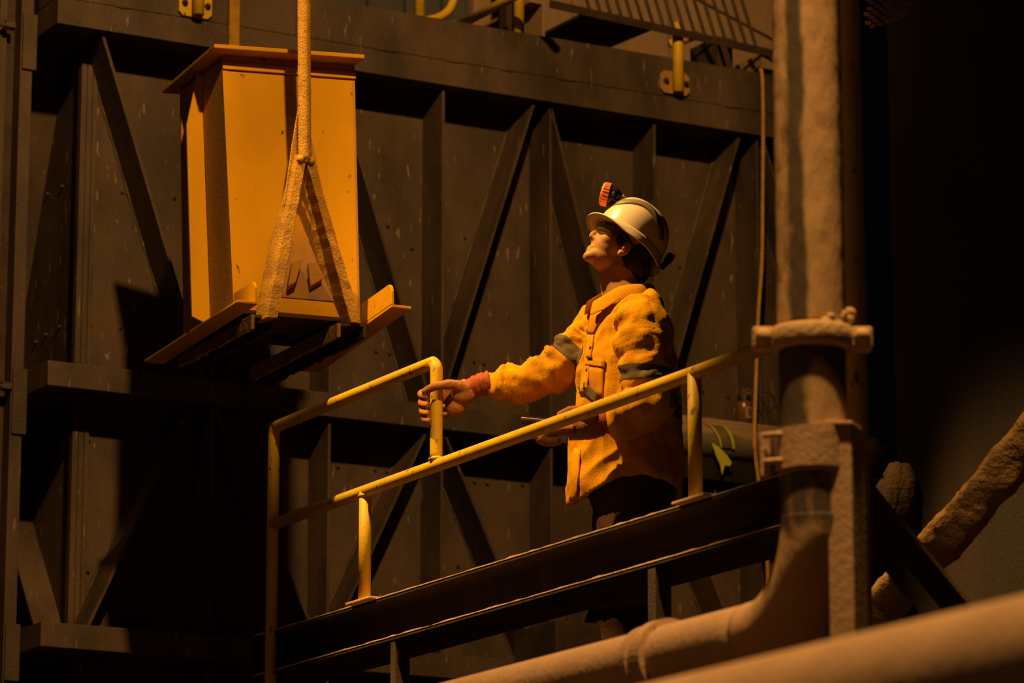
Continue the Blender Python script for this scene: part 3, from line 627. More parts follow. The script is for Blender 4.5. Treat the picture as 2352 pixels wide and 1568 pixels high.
# ------------------------------------------------------------------ rope, duct, tub, wires, tape
bm = bmesh.new(); yr = -.235
pts = [on(1, -.10, 1726, 168), on(1, -.16, 1738, 161), on(1, -.215, 1748, 172), on(1, yr, 1752, 200), on(1, yr, 1753, 320), on(1, yr, 1752, 450), on(1, yr, 1750, 600), on(1, yr, 1742, 720), on(1, yr-.06, 1737, 860), on(1, yr-.19, 1733, 1000), on(1, yr-.19, 1737, 1060), on(1, yr-.19, 1760, 1250), on(1, yr-.19, 1766, 1420)]
for p in pts:
    if p.y > -.216: p.z = max(p.z, 6.5665)
P = lerp_path(pts, 60); n = len(P); acc = [0]
for i in range(1, n): acc.append(acc[-1]+(P[i]-P[i-1]).length)
tube(bm, P, .0082, 12, fn=lambda i, a: 1+.24*abs(math.sin(1.5*(a-acc[i]*2*math.pi/.065)))-.12)
new_obj('rope', bm, ROPE, None, smooth=True, label='twisted yellow-brown rope hanging over the tank edge beside the vertical pipe', cat='rope')
du = empty('duct_pipe', (1.6, -.32, 4.88), 'dusty olive pipe lying along the tank wall behind the rail', 'pipe')
bm = bmesh.new(); tube(bm, [(1.1+.05*i, -.32, 4.865) for i in range(28)], .072, 28); new_obj('pipe', bm, mat('olive_dusty_pipe', (.10, .085, .05), (.14, .11, .07), 8, (1, 1, 1), .7, 0, .3, 60, dust=(.24, .16, .09)), du, smooth=True)
new_obj('ledge', bx(1.25, 2.4, -.30, -.212, 4.93, 4.975), CONC, du, bevel=.004)
new_obj('black_strip', bx(1.1, 2.4, -.36, -.22, 4.70, 4.79), BLACK, du)  # black bar along the underside of the pipe
c = on(1, -.27, 1712, 985)
tb = empty('plastic_tub', (c.x, -.262, 4.976), 'brown plastic tub with a faded label on the ledge by the rope', 'tub')
bm = bmesh.new(); tube(bm, [(c.x, -.262, z) for z in (4.977, 4.979, 5.055, 5.068, 5.074)], [.030, .037, .037, .033, .026], 24); new_obj('body', bm, AMBER, tb, smooth=True)
bm = bmesh.new(); tube(bm, [(c.x, -.262, 5.074), (c.x, -.262, 5.094)], .028, 20); new_obj('lid', bm, BLACK, tb)
bm = bmesh.new(); rows = []
for i in range(7):
    a = -2.0+.9*i/6; rows.append([bm.verts.new((c.x+math.cos(a)*r, -.262+math.sin(a)*r, z)) for r, z in ((.0372, 4.995), (.0382, 4.995), (.0382, 5.045), (.0372, 5.045))])
loft(bm, rows); new_obj('label', bm, LABELM, tb)
bm = bmesh.new(); rows = []
for i in range(5):
    a = -1.62+.36*i/4; rows.append([bm.verts.new((c.x+math.cos(a)*r, -.262+math.sin(a)*r, z)) for r, z in ((.0383, 5.005), (.0387, 5.005), (.0387, 5.036), (.0383, 5.036))])
loft(bm, rows); new_obj('label_box', bm, AMBER, tb)
wi = empty('wire_tangle', (c.x+.1, -.27, 4.976), 'tangle of thin black wires standing on the ledge beside the tub', 'wires')
for a_, b_ in (((1742, 900), (1776, 1004)), ((1785, 905), (1765, 1000)), ((1748, 950), (1768, 920)), ((1760, 925), (1786, 1015)), ((1758, 985), (1782, 930))):
    bm = bmesh.new(); p, q = on(1, -.26, *a_), on(1, -.27, *b_); tube(bm, lerp_path([p, p.lerp(q, .5)+V((.01, 0, .006)), q], 5), .0022, 6); new_obj('wire', bm, BLACK, wi, smooth=True)
bm = bmesh.new(); tube(bm, lerp_path([on(1, -.26, *p) for p in ((1748, 899), (1765, 904), (1780, 920), (1787, 940))], 6), .0022, 6); new_obj('wire', bm, BLACK, wi, smooth=True)
bm = bmesh.new()
for a_, b_ in (((1702, 905), (1716, 892)), ((1716, 892), (1728, 900)), ((1728, 900), (1704, 908)), ((1704, 892), (1722, 908)), ((1703, 898), (1728, 894))):
    tube(bm, [on(1, -.265, *a_), on(1, -.255, *b_)], .0022, 6)
new_obj('wire_loop', bm, OLIVE, None, label='small bent wire loop lying on the tub lid', cat='wire')
tp = empty('tape_strip', (1.6, -.4, 4.9), 'yellow-green and grey tape strip draped over the dusty olive pipe', 'tape')
def drape(p0, p1, w0, w1, m, name, off=.0):
    bm = bmesh.new(); rows = []
    xa = on(1, -.39, p0, 1010).x; xb = on(1, -.39, p1, 1010).x
    for i in range(13):
        t = i/12; an = .25+1.75*t; r = .075+off; yy, zz = -.32-r*math.sin(an), 4.865+r*math.cos(an); k = xa+(xb-xa)*0+.05*t
        rows.append([bm.verts.new((k+w, yy-e_, zz)) for w, e_ in ((w0*(1-.2*t), 0), (w1*(1-.15*t), 0), (w1*(1-.15*t), .002), (w0*(1-.2*t), .002))])
    loft(bm, rows); new_obj(name, bm, m, tp)
drape(1632, 1690, 0, .075, TAPE, 'grey_band'); drape(1632, 1690, -.004, .006, GREEN, 'edge_band', .003); drape(1632, 1690, .07, .08, GREEN, 'edge_band', .003)
bm = bmesh.new(); prism(bm, [on(1, -.405, *p) for p in ((1634, 1016), (1650, 1026), (1668, 1044), (1680, 1062), (1676, 1070), (1664, 1068), (1658, 1090), (1653, 1066), (1644, 1046))], (0, -.003, 0)); new_obj('tail', bm, GREEN, tp)

# ------------------------------------------------------------------ the worker
H0 = 12.76
def mp(px, py, dd=0.0):                      # a point of the figure, dd metres behind the figure's own middle plane
    d = ray(px, py); return CAM + d*((H0+dd)/d.dot(FWH))
man = empty('person', mp(1440, 1120) * 1, 'worker in orange shirt and white helmet gripping the rail post and looking up', 'person')
man.location.z = FZ
FACE = (-RT*.95 - FWH*.31).normalized(); LEFT = Z.cross(FACE)            # LEFT is the side towards the camera
TLT = math.radians(33)
HF = FACE*math.cos(TLT)+Z*math.sin(TLT); HU = -FACE*math.sin(TLT)+Z*math.cos(TLT); HS = HU.cross(HF)
HO = mp(1440, 556)
def hp(f, s, u): return HO+HF*f+HS*s+HU*u
HAX = (HF, HS, HU)
rs_, re_, rw_ = mp(1392, 772, .17), mp(1226, 862, .13), mp(1098, 886, .125)
ls_, le_, lw_ = mp(1476, 735, -.19), mp(1516, 900, -.22), mp(1392, 968, -.27)
# --- body: one continuous surface
bm = bmesh.new()
ell(bm, hp(-.008, 0, .012), HAX, (.098, .076, .098), 28, 18); ell(bm, hp(.044, 0, -.055), HAX, (.058, .061, .072), 24, 16)
ell(bm, hp(.036, 0, -.102), HAX, (.056, .052, .038), 24, 14); ell(bm, hp(.082, 0, -.126), HAX, (.019, .022, .018), 16, 12)
ell(bm, hp(.070, 0, -.112), HAX, (.026, .034, .028), 16, 12); ell(bm, hp(.074, 0, -.082), HAX, (.024, .034, .030), 16, 12)
ell(bm, hp(.0945, 0, -.0955), HAX, (.0095, .021, .0065), 14, 8); ell(bm, hp(.0925, 0, -.1075), HAX, (.0095, .019, .0065), 14, 8)
tube(bm, [hp(.092, 0, -.018), hp(.104, 0, -.038), hp(.113, 0, -.053)], [(.011, .009), (.011, .011), (.010, .013)], 12, True, HF)
ell(bm, hp(.110, 0, -.058), HAX, (.0115, .012, .010), 14, 10)
for s in (-1, 1):
    ell(bm, hp(.099, s*.012, -.063), HAX, (.010, .0075, .008), 12, 8); ell(bm, hp(.060, s*.038, -.052), HAX, (.030, .024, .028), 16, 12); ell(bm, hp(.080, s*.030, -.012), HAX, (.014, .028, .010), 14, 8)
    e_ = hp(.004, s*.070, -.052)                                            # ears
    ell(bm, e_, ((HF*.94-HS*s*.3).normalized(), HS, HU), (.019, .010, .032), 16, 12); ell(bm, hp(.010, s*.070, -.078), HAX, (.010, .008, .011), 12, 8)
nb = mp(1440, 700); tube(bm, [hp(-.022, 0, -.05), hp(-.026, 0, -.095), mp(1424, 648), nb], [(.066, .058), (.066, .057), (.068, .060), (.080, .078)], 24, True, FACE)
def ring_t(c, a, b, n=28): return [c+FACE*(a*math.cos(2*math.pi*k/n))+LEFT*(b*math.sin(2*math.pi*k/n)) for k in range(n)]
def torso(bm, lst, cap=True):
    loft(bm, [[bm.verts.new(p) for p in ring_t(c, a, b)] for c, a, b in lst], cap)
torso(bm, [(mp(1440, 705), .06, .10), (mp(1440, 740), .095, .17), (mp(1440, 850), .115, .165), (mp(1442, 960), .105, .15), (mp(1444, 1060), .115, .16), (mp(1446, 1130), .11, .165)])
hipL, hipR = mp(1452, 1110, -.095), mp(1436, 1110, .095)
kneeL, kneeR = mp(1440, 1370, -.11), mp(1436, 1372, .12)
ankL = V((kneeL.x, kneeL.y, FZ+.10))+FACE*-.02; ankR = V((kneeR.x, kneeR.y, FZ+.10))+FACE*-.03
for h_, k_, a_ in ((hipL, kneeL, ankL), (hipR, kneeR, ankR)):
    tube(bm, lerp_path([h_+Z*.06, h_.lerp(k_, .5), k_, k_.lerp(a_, .4), a_], 4), [.088-.0028*i for i in range(17)], 14, True, FACE)
    f0 = V((a_.x, a_.y, FZ+.045)); tube(bm, [f0-FACE*.06, f0+FACE*.02, f0+FACE*.13, f0+FACE*.19], [.03, .038, .034, .02], 12)
def arm(bm, s, e, w, r0, r1, r2, fn=None, n=8, seg=20):
    P = lerp_path([s, s.lerp(e, .5), e, e.lerp(w, .5), w], n); L = len(P)-1
    R_ = [(r0+(r1-r0)*(i/(L/2)) if i < L/2 else r1+(r2-r1)*((i-L/2)/(L/2))) for i in range(L+1)]
    tube(bm, P, R_, seg, True, Z, fn); return P
arm(bm, rs_, re_, rw_, .052, .040, .029); arm(bm, ls_, le_, lw_, .052, .040, .029)
# hands: wrist, palm, four fingers and thumb; HR closes round the rail post, HL carries the slab
post = V((XR, -2.553, 0))
def pq(px, py, dd): return mp(px, py, dd)
def hand_right(bm, g):
    tube(bm, lerp_path([rw_+(rw_-re_).normalized()*-.01, pq(1076, 895, .128), pq(1052, 908, .138), pq(1022, 920, .150)], 4), [(.028+g, .024+g)]*4+[(.040+g, .022+g)]*4+[(.046+g, .019+g)]*5, 18, True, Z)
    ell(bm, pq(1062, 906, .108), (RT, FWH, Z), (.040+g, .022+g, .030+g), 16, 12); ell(bm, pq(1046, 934, .125), (RT, FWH, Z), (.034+g, .022+g, .030+g), 16, 12)
    for i, (y, ex) in enumerate(((897, -4), (916, -2), (935, 2), (952, 9))):
        r = (.0098, .0102, .0098, .0088)[i]+g
        tube(bm, lerp_path([pq(1030, y+2, .152), pq(1004, y, .155), pq(980+ex*.5, y+2, .142), pq(969+ex*.6, y+7, .112), pq(974+ex*.5, y+13, .080), pq(985+ex*.4, y+15, .064)], 4), [r*1.12]*8+[r]*9+[r*.94]*3+[r*.8], 12, True, Z)
    r = .0118+g
    tube(bm, lerp_path([pq(1070, 896, .105), pq(1044, 884, .082), pq(1018, 884, .058), pq(994, 889, .052), pq(972, 902, .070)], 4), [r*1.5]*4+[r*1.25]*4+[r]*5+[r*.95]*3+[r*.8], 12, True, Z)
def hand_left(bm, g):
    d = (lw_-le_).normalized()
    tube(bm, lerp_path([lw_-d*.01, pq(1368, 979, -.275), pq(1342, 984, -.275), pq(1306, 986, -.27)], 4), [(.028+g, .026+g)]*4+[(.036+g, .034+g)]*4+[(.034+g, .038+g)]*5, 18, True, Z)
    for i, (dd, y) in enumerate(((-.312, 990), (-.288, 993), (-.264, 994), (-.242, 992))):
        r = (.0098, .0104, .0098, .0090)[i]+g; k = (0, -6, -3, 5)[i]
        tube(bm, lerp_path([pq(1318, y-4, dd), pq(1284+k, y-2, dd-.002), pq(1254+k, y+6, dd-.004), pq(1244+k, y+17, dd-.004), pq(1262+k, y+23, dd), pq(1284+k, y+22, dd)], 4), [r*1.12]*8+[r]*12+[r*.85], 12, True, Z)
    r = .0122+g
    tube(bm, lerp_path([pq(1366, 962, -.30), pq(1338, 946, -.302), pq(1308, 944, -.292), pq(1282, 956, -.280)], 4), [r*1.5]*4+[r*1.15]*5+[r*.95]*3+[r*.8], 12, True, Z)
hand_right(bm, 0); hand_left(bm, 0)
me = remesh(bm, .0042, 5, .5); me.materials.append(SKIN); body = link('body', me, man, True)
# --- trousers, boots
bm = bmesh.new()
torso(bm, [(mp(1442, 1000), .125, .165), (mp(1444, 1060), .135, .18), (mp(1446, 1120), .14, .185), (mp(1446, 1160), .12, .17)])
for h_, k_, a_ in ((hipL, kneeL, ankL), (hipR, kneeR, ankR)):
    P = lerp_path([h_+Z*.04, h_.lerp(k_, .5), k_, k_.lerp(a_, .5), a_+Z*.0], 8); n_ = len(P)
    tube(bm, P, [.112-.030*i/n_ for i in range(n_)], 24, True, FACE, lambda i, a: 1+.05*noise.noise(V((math.cos(a)*2, math.sin(a)*2, i*.45)))+.03*math.sin(i*1.1+a))
me = remesh(bm, .009, 4); me.materials.append(TROU); link('trousers', me, man, True)
for k_, a_ in ((kneeL, ankL), (kneeR, ankR)):
    bm = bmesh.new(); c = k_.lerp(a_, .06); tube(bm, [c+Z*.03, c-Z*.004, c-Z*.03], [.108, .109, .107], 28, False, FACE, lambda i, a: 1+.03*math.sin(3*a+i)); link_ = new_obj('trouser_band', bm, TAPE, man, smooth=True); s = link_.modifiers.new('s', 'SOLIDIFY'); s.thickness = .003
    bm = bmesh.new(); f0 = V((a_.x, a_.y, FZ)); tube(bm, lerp_path([f0+Z*.20-FACE*.01, f0+Z*.10-FACE*.01, f0+Z*.055+FACE*.03, f0+Z*.045+FACE*.14, f0+Z*.035+FACE*.20], 4), [.062]*5+[.056]*5+[.05]*4+[.04, .036, .03], 18, True, FACE)
    for v in bm.verts: v.co.z = max(v.co.z, FZ+.001)
    new_obj('boot', bm, BLACK, man, smooth=True)
# --- shirt
bm = bmesh.new()
TR = []
def tring(y, x0, x1, b, dz=None):
    c = mp((x0+x1)/2, y); half = (x1-x0)/2/ (FPX/ (H0/1.0)); ca = abs(FACE.dot(RT)); cb = abs(LEFT.dot(RT))
    a = math.sqrt(max(.0004, half*half-(b*cb)**2))/ca
    return c, a, b
def shirt_ring(bm, y, x0, x1, b, n=56, k=0.0, hem=0.0, sc=1.0, tl=0.0):
    c, a, bb = tring(y, x0, x1, b); out = []
    for i in range(n):
        an = 2*math.pi*i/n; ca, sa = math.cos(an), math.sin(an)
        f = 1+k*(.55*noise.noise(V((ca*2.2, sa*2.2, y*.012)))+.45*noise.noise(V((ca*5, sa*5, y*.006+9))))
        p = c+FACE*(math.copysign(abs(ca)**.85, ca)*a*f*sc)+LEFT*(math.copysign(abs(sa)**.85, sa)*bb*f*sc)
        p += Z*(hem*(sa*sa)-tl*ca)
        out.append(bm.verts.new(p))
    return out
data = [(722, 1360, 1519, .178), (752, 1348, 1531, .200), (790, 1342, 1543, .208), (840, 1331, 1552, .210), (890, 1323, 1559, .208), (940, 1318, 1563, .205), (990, 1313, 1564, .210), (1040, 1309, 1565, .216), (1090, 1306, 1564, .220)]
rows = [shirt_ring(bm, 684, 1392, 1490, .072, tl=.050), shirt_ring(bm, 690, 1380, 1500, .105, tl=.050), shirt_ring(bm, 703, 1368, 1511, .145, tl=.034)]+[shirt_ring(bm, *d, k=.10 if d[0] > 740 else .04, tl=.012 if d[0] < 730 else 0) for d in data]
rows.append(shirt_ring(bm, 1135, 1305, 1562, .222, k=.13, hem=.035)); rows.append(shirt_ring(bm, 1160, 1306, 1558, .222, k=.15, hem=.062))
rows.append(shirt_ring(bm, 1160, 1306, 1558, .222, k=.15, hem=.062, sc=.955)); rows.append(shirt_ring(bm, 1110, 1310, 1555, .22, k=.10, sc=.93))
loft(bm, rows)
def folds(amp, fq, ph, seed):
    def f(i, a): return 1+amp*(math.sin(i*fq+ph+1.3*math.sin(a+seed)+2.2*noise.noise(V((math.cos(a)*1.6, math.sin(a)*1.6, seed+i*.10))))*(.55+.45*math.cos(a-.8))) + amp*.5*noise.noise(V((math.cos(a)*3, math.sin(a)*3, i*.35+seed)))
    return f
# right sleeve (reaching to the post)
P = lerp_path([mp(1420, 742, .15), mp(1362, 775, .165), mp(1300, 835, .145), mp(1232, 868, .13), mp(1165, 884, .125), mp(1119, 880, .125)], 14); n_ = len(P)
Rr = []
for i in range(n_):
    t = i/(n_-1); Rr.append(.098-.022*ss(0, .45, t)-.014*ss(.4, .78, t)-.026*ss(.86, .99, t))
tube(bm, P, Rr, 40, True, Z, folds(.13, .62, 0, 3)); RSL = P
# left sleeve (bent)
P = lerp_path([mp(1462, 716, -.13), mp(1474, 756, -.185), mp(1479, 812, -.215), mp(1486, 866, -.225), mp(1500, 914, -.235), mp(1466, 945, -.26), mp(1422, 962, -.27), mp(1396, 968, -.272)], 10); n_ = len(P)
Rr = []
for i in range(n_):
    t = i/(n_-1); Rr.append(.072+.018*ss(0, .15, t)-.012*ss(.15, .5, t)-.010*ss(.62, .9, t)-.020*ss(.93, 1, t))
tube(bm, P, Rr, 40, True, FACE, folds(.09, .75, 1, 8)); LSL = P
me = remesh(bm, .0052, 3, .5); shirt_me = me
# broad drag folds
NRM = [n.vector.copy() for n in me.vertex_normals]
for v, vn in zip(me.vertices, NRM):
    p = v.co.copy(); h = p.z
    v.co += vn*(.006*noise.noise(V((p.dot(RT)*9+h*5, p.dot(FWH)*9, h*7)))+.0035*noise.noise(p*26)+.018*(.33-abs(noise.noise(V((p.dot(RT)*11-h*7, p.dot(FWH)*6, h*9))))))
def sleeve_folds(Pth, k, tw, amp, rad):
    ac = [0]
    for i in range(1, len(Pth)): ac.append(ac[-1]+(Pth[i]-Pth[i-1]).length)
    nn = [n.vector.copy() for n in me.vertex_normals]
    a, b = Pth[0], Pth[-1]; c0 = sum((p for p in Pth), V((0, 0, 0)))/len(Pth); R2 = max((p-c0).length for p in Pth)+rad
    for v, vn in zip(me.vertices, nn):
        p = v.co.copy()
        if (p-c0).length > R2: continue
        i = min(range(0, len(Pth), 2), key=lambda q: (Pth[q]-p).length_squared)
        d = p-Pth[i]
        if d.length > rad: continue
        t = (Pth[min(i+1, len(Pth)-1)]-Pth[max(i-1, 0)]).normalized(); e1 = (Z-t*Z.dot(t)).normalized(); e2 = t.cross(e1); an = math.atan2(d.dot(e2), d.dot(e1))
        f = ss(0, .06, ac[i])*ss(0, .05, ac[-1]-ac[i]) if ac[-1] else 1
        ph = ac[i]*k+tw*math.sin(an-.5)+1.6*noise.noise(p*7)
        v.co = p+vn*(amp*f*(.62-abs(math.sin(ph))**.8)*(.55+.45*noise.noise(p*11+V((4, 1, 2)))))
sleeve_folds(RSL, 38, 1.5, .018, .115); sleeve_folds(LSL, 30, 1.6, .007, .11)
me.materials.append(SHIRT); shirt = link('shirt', me, man, True)
# reflective bands cut from the shirt itself
def band(name, keep, planes, m, off=.0022):
    bm = bmesh.new(); bm.from_mesh(shirt_me)
    for co, no in planes:
        bmesh.ops.bisect_plane(bm, geom=bm.verts[:]+bm.edges[:]+bm.faces[:], plane_co=co, plane_no=no, clear_outer=True)
    bmesh.ops.delete(bm, geom=[f for f in bm.faces if not keep(f.calc_center_median())], context='FACES')
    bmesh.ops.delete(bm, geom=[v for v in bm.verts if not v.link_faces], context='VERTS')
    bm.normal_update()
    for v in bm.verts: v.co += v.normal*off
    o = new_obj(name, bm, m, man, smooth=True, recalc=False); return o
def seg_band(name, Pth, i0, i1, rad, m=TAPE):
    a, b = Pth[i0], Pth[i1]; d = (b-a).normalized()
    band(name, lambda c: (c-(a+d*(c-a).dot(d))).length < rad, [(a, -d), (b, d)], m)
i0 = min(range(len(RSL)), key=lambda i: (RSL[i]-mp(1322, 812, .15)).length); seg_band('arm_band', RSL, i0, i0+6, .125)
i0 = min(range(len(LSL)), key=lambda i: (LSL[i]-mp(1480, 845, -.22)).length)
a = mp(1480, 852, -.22); d = (mp(1476, 876, -.22)-a); d = (d.normalized()+RT*.10).normalized()
band('arm_band', lambda c: (c-mp(1480, 862, -.22)).dot(RT) > -.105 and (c-mp(1480, 862, -.225)).dot(RT) < .115 and (c-mp(1480, 862, -.22)).dot(FWH) < .02, [(mp(1480, 848, -.22), -d), (mp(1480, 880, -.22), d)], TAPE)
wz0, wz1 = mp(1440, 945).z, mp(1440, 978).z
band('waist_band', lambda c: c.dot(RT) > mp(1530, 960).dot(RT), [(V((0, 0, wz0)), Z), (V((0, 0, wz1)), -Z)], TAPE)
cz0, cz1 = mp(1440, 862).z, mp(1440, 888).z
# collar: stand and two leaves
for sg in (1, -1):
    tp_ = lerp_path([(1490, 660, -.02), (1468, 652, -.070), (1424, 657, -.098), (1388, 677, -.092), (1363, 692, -.052)], 5)
    bt_ = lerp_path([(1500, 690, -.05), (1474, 684, -.118), (1424, 690, -.150), (1386, 712, -.142), (1354, 726, -.072)], 5)
    bm = bmesh.new(); rows = []
    for a_, b_ in zip(tp_, bt_):
        A_, B_ = mp(a_.x-(0 if sg > 0 else 14), a_.y, a_.z*sg), mp(b_.x-(0 if sg > 0 else 14), b_.y, b_.z*sg); M_ = A_.lerp(B_, .4)+Z*.006-FWH*.010*sg
        rows.append([bm.verts.new(A_), bm.verts.new(M_), bm.verts.new(B_)])
    for r0_, r1_ in zip(rows, rows[1:]):
        for q in range(2): bm.faces.new((r0_[q], r1_[q], r1_[q+1], r0_[q+1]))
    o = new_obj('collar', bm, SHIRT, man, smooth=True); q = o.modifiers.new('s', 'SOLIDIFY'); q.thickness = .006; q.offset = 0; q = o.modifiers.new('u', 'SUBSURF'); q.levels = 1; q.render_levels = 2
# front placket, pocket, seams
def on_shirt(px, py, dd0=-.6):
    o = mp(px, py, dd0); d = ray(px, py).normalized(); h = shirt.ray_cast(o, d) if False else None
    return o
from mathutils.bvhtree import BVHTree
bvh = BVHTree.FromPolygons([v.co.copy() for v in shirt_me.vertices], [tuple(p.vertices) for p in shirt_me.polygons])
def cast(px, py):
    d = ray(px, py).normalized(); h = bvh.ray_cast(CAM+d*10, d); return (h[0], h[1]) if h[0] else (mp(px, py), -FWH)
def patch(name, pts_px, off, m, thick=.004, sub=5):
    # a cloth piece laid on the shirt: grid between two edges
    (a0, a1), (b0, b1) = pts_px; bm = bmesh.new(); G = []
    for i in range(sub+1):
        t = i/sub; l = (a0[0]+(a1[0]-a0[0])*t, a0[1]+(a1[1]-a0[1])*t); r = (b0[0]+(b1[0]-b0[0])*t, b0[1]+(b1[1]-b0[1])*t); row = []
        for k in range(sub+1):
            u = k/sub; p, n = cast(l[0]+(r[0]-l[0])*u, l[1]+(r[1]-l[1])*u); row.append(bm.verts.new(p+n*off))
        G.append(row)
    for i in range(sub):
        for k in range(sub): bm.faces.new((G[i][k], G[i][k+1], G[i+1][k+1], G[i+1][k]))
    o = new_obj(name, bm, m, man, smooth=True); s = o.modifiers.new('s', 'SOLIDIFY'); s.thickness = thick; s.offset = 1; return o
patch('placket', (((1352, 768), (1334, 905)), ((1366, 770), (1349, 905))), .002, SHIRT, .005, 8)
patch('placket', (((1322, 1030), (1311, 1150)), ((1336, 1032), (1327, 1152))), .002, SHIRT, .005, 8)
patch('collar_shade_patch', (((1357, 722), (1350, 766)), ((1392, 712), (1364, 768))), .002, SHIRTD, .003, 6)  # darker patch standing in for the shaded inside of the open collar
pk = patch('pocket_flap', (((1352, 822), (1348, 838)), ((1392, 828), (1390, 846))), .003, SHIRT, .006, 4)
patch('pocket', (((1351, 840), (1360, 905)), ((1388, 846), (1386, 912))), .002, SHIRTD, .004, 5)
patch('pen_slot', (((1354, 818), (1354, 823)), ((1366, 820), (1366, 826))), .010, TAPE, .004, 2)
for px, py in ((1360, 800), (1352, 850), (1345, 890)):
    p, n = cast(px, py); bm = bmesh.new(); tube(bm, [p+n*.006, p+n*.0095], .0055, 12); new_obj('button', bm, TAPE, man, smooth=True)
patch('chest_band', (((1338, 872), (1330, 892)), ((1380, 905), (1370, 928))), .0035, TAPE, .003, 5)
# --- gloves
bm = bmesh.new(); hand_right(bm, .0028); me = remesh(bm, .0034, 4, .5); me.materials.append(GLOVE); gl = link('glove', me, man, True)
bm = bmesh.new(); tube(bm, lerp_path([mp(1126, 878, .125), mp(1108, 882, .125), mp(1088, 889, .126), mp(1070, 896, .128)], 6), [.040+.003*math.sin(i*1.4) for i in range(6)]+[.038+.002*math.sin(i*1.7) for i in range(6)]+[.036-.001*i for i in range(7)], 28, True, Z, lambda i, a: 1+.05*noise.noise(V((math.cos(a)*2, math.sin(a)*2, i*.4))))
g2 = new_obj('gauntlet_cuff', bm, GAUNT, gl, smooth=True)
bm = bmesh.new(); hand_left(bm, .0028); me = remesh(bm, .0034, 4, .5); me.materials.append(GLOVE); gl2 = link('glove', me, man, True)
bm = bmesh.new(); tube(bm, lerp_path([mp(1404, 964, -.272), mp(1388, 969, -.274), mp(1368, 977, -.275), mp(1352, 982, -.275)], 6), [.040+.003*math.sin(i*1.4) for i in range(12)]+[.038-.001*i for i in range(7)], 28, True, Z)
new_obj('gauntlet_cuff', bm, GAUNT, gl2, smooth=True)
# --- hair, glasses, ear plug, eyes
bm = bmesh.new(); ell(bm, hp(-.044, 0, -.022), HAX, (.062, .079, .085), 26, 18); ell(bm, hp(-.076, 0, -.064), HAX, (.050, .074, .050), 22, 14); ell(bm, hp(-.060, 0, -.055), HAX, (.045, .070, .05), 20, 14)
for s in (-1, 1):
    ell(bm, hp(.028, s*.064, -.026), HAX, (.022, .013, .030), 14, 10); ell(bm, hp(-.036, s*.062, -.060), HAX, (.034, .020, .046), 14, 10)
ell(bm, hp(.06, 0, .045), HAX, (.05, .066, .04), 20, 12)
me = remesh(bm, .005, 3)
NRM = [n.vector.copy() for n in me.vertex_normals]
for v, vn in zip(me.vertices, NRM): v.co += vn*.004*noise.noise(v.co*70)
me.materials.append(HAIR); link('hair', me, man, True)
gls = None
bm = bmesh.new(); rows = []
for i in range(17):
    an = -1.15+2.3*i/16; f, s = .012+.104*math.cos(an)**.8, .075*math.sin(an)/math.sin(1.15); 
    h0, h1 = (-.013, -.042) if abs(an) > .25 else (-.013, -.036)
    rows.append([bm.verts.new(hp(f+d_, s, u)) for d_, u in ((0, h0), (.002, h0), (-.003, h1), (-.005, h1))])
loft(bm, rows); gls = new_obj('safety_glasses', bm, GLASS, man, smooth=True)
for s in (-1, 1):
    bm = bmesh.new(); tube(bm, [hp(.058, s*.0745, -.018), hp(.03, s*.080, -.022), hp(0, s*.079, -.026), hp(-.02, s*.077, -.036)], [(.009, .0025), (.0075, .0025), (.0055, .0025), (.004, .0025)], 10, True, HU); new_obj('temple_arm', bm, BLACK, gls, smooth=True)
    bm = bmesh.new(); ell(bm, hp(.074, s*.031, -.028), HAX, (.012, .012, .012), 16, 10); new_obj('eye', bm, mat('eye_white', (.7, .66, .6), (.68, .64, .58), bump=0) if s < 0 else bpy.data.materials['eye_white'], man, smooth=True)
    bm = bmesh.new(); tube(bm, [hp(.008, s*.074, -.057), hp(.009, s*.084, -.058), hp(.0095, s*.088, -.058)], [.0068, .0068, .004], 12); new_obj('ear_plug', bm, RED, man, smooth=True)
# --- helmet with cap lamp
hat = empty('hard_hat', HO, 'white safety helmet with grey tape and orange cap lamp, on the worker', 'helmet')
PXP = 2.6
AF, AB, BS, HH = .119, .130, .106, .150
def shell_pt(an, t):                            # an: turn, t: 0 rim .. 1 crown
    ca, sa = math.cos(an), math.sin(an); af = AF if ca > 0 else AB
    lat = (1-t**PXP)**(1/PXP); f, s = af*ca*lat, BS*sa*lat; u = HH*t
    ridge = .0035*math.exp(-(s/.010)**2)*ss(.25, .7, t) + .002*math.exp(-((abs(s)-.035)/.007)**2)*ss(.4, .8, t)
    return f+.004*t, s, u+ridge
bm = bmesh.new(); NA, NT = 96, 40; rows = []
for j in range(NT):
    t = math.sin(j/(NT-.0)*math.pi/2)**1.1; rows.append([bm.verts.new(hp(*shell_pt(2*math.pi*k/NA, t))) for k in range(NA)])
loft(bm, rows, False); bm.faces.new(rows[-1]); shell = new_obj('shell', bm, WHITE, hat, smooth=True)
sm = shell.modifiers.new('s', 'SOLIDIFY'); sm.thickness = .003
bm = bmesh.new(); rows = []
for k in range(NA):
    an = 2*math.pi*k/NA; ca, sa = math.cos(an), math.sin(an); af = AF if ca > 0 else AB
    vis = ss(.25, 1, ca); ext = .011+.029*vis+.006*ss(.2, 1, -ca); dr = -.012*ss(0, 1, abs(sa))*(1-vis)-.006-.020*ss(.3, 1, -ca)+.006*vis
    f0, s0 = af*ca, BS*sa; l = math.hypot(f0, s0); nf, ns = f0/l, s0/l
    rows.append([bm.verts.new(hp(f0+nf*e_, s0+ns*e_, u_)) for e_, u_ in ((-.003, .010), (.0015, .012), (.004, .006), (ext*.6, dr*.55+.003), (ext, dr), (ext, dr-.004), (ext*.6, dr*.5-.003), (-.003, -.004))])
rows.append(rows[0]); 
for a_, b_ in zip(rows, rows[1:]):
    for q in range(8): bm.faces.new((a_[q], a_[(q+1) % 8], b_[(q+1) % 8], b_[q]))
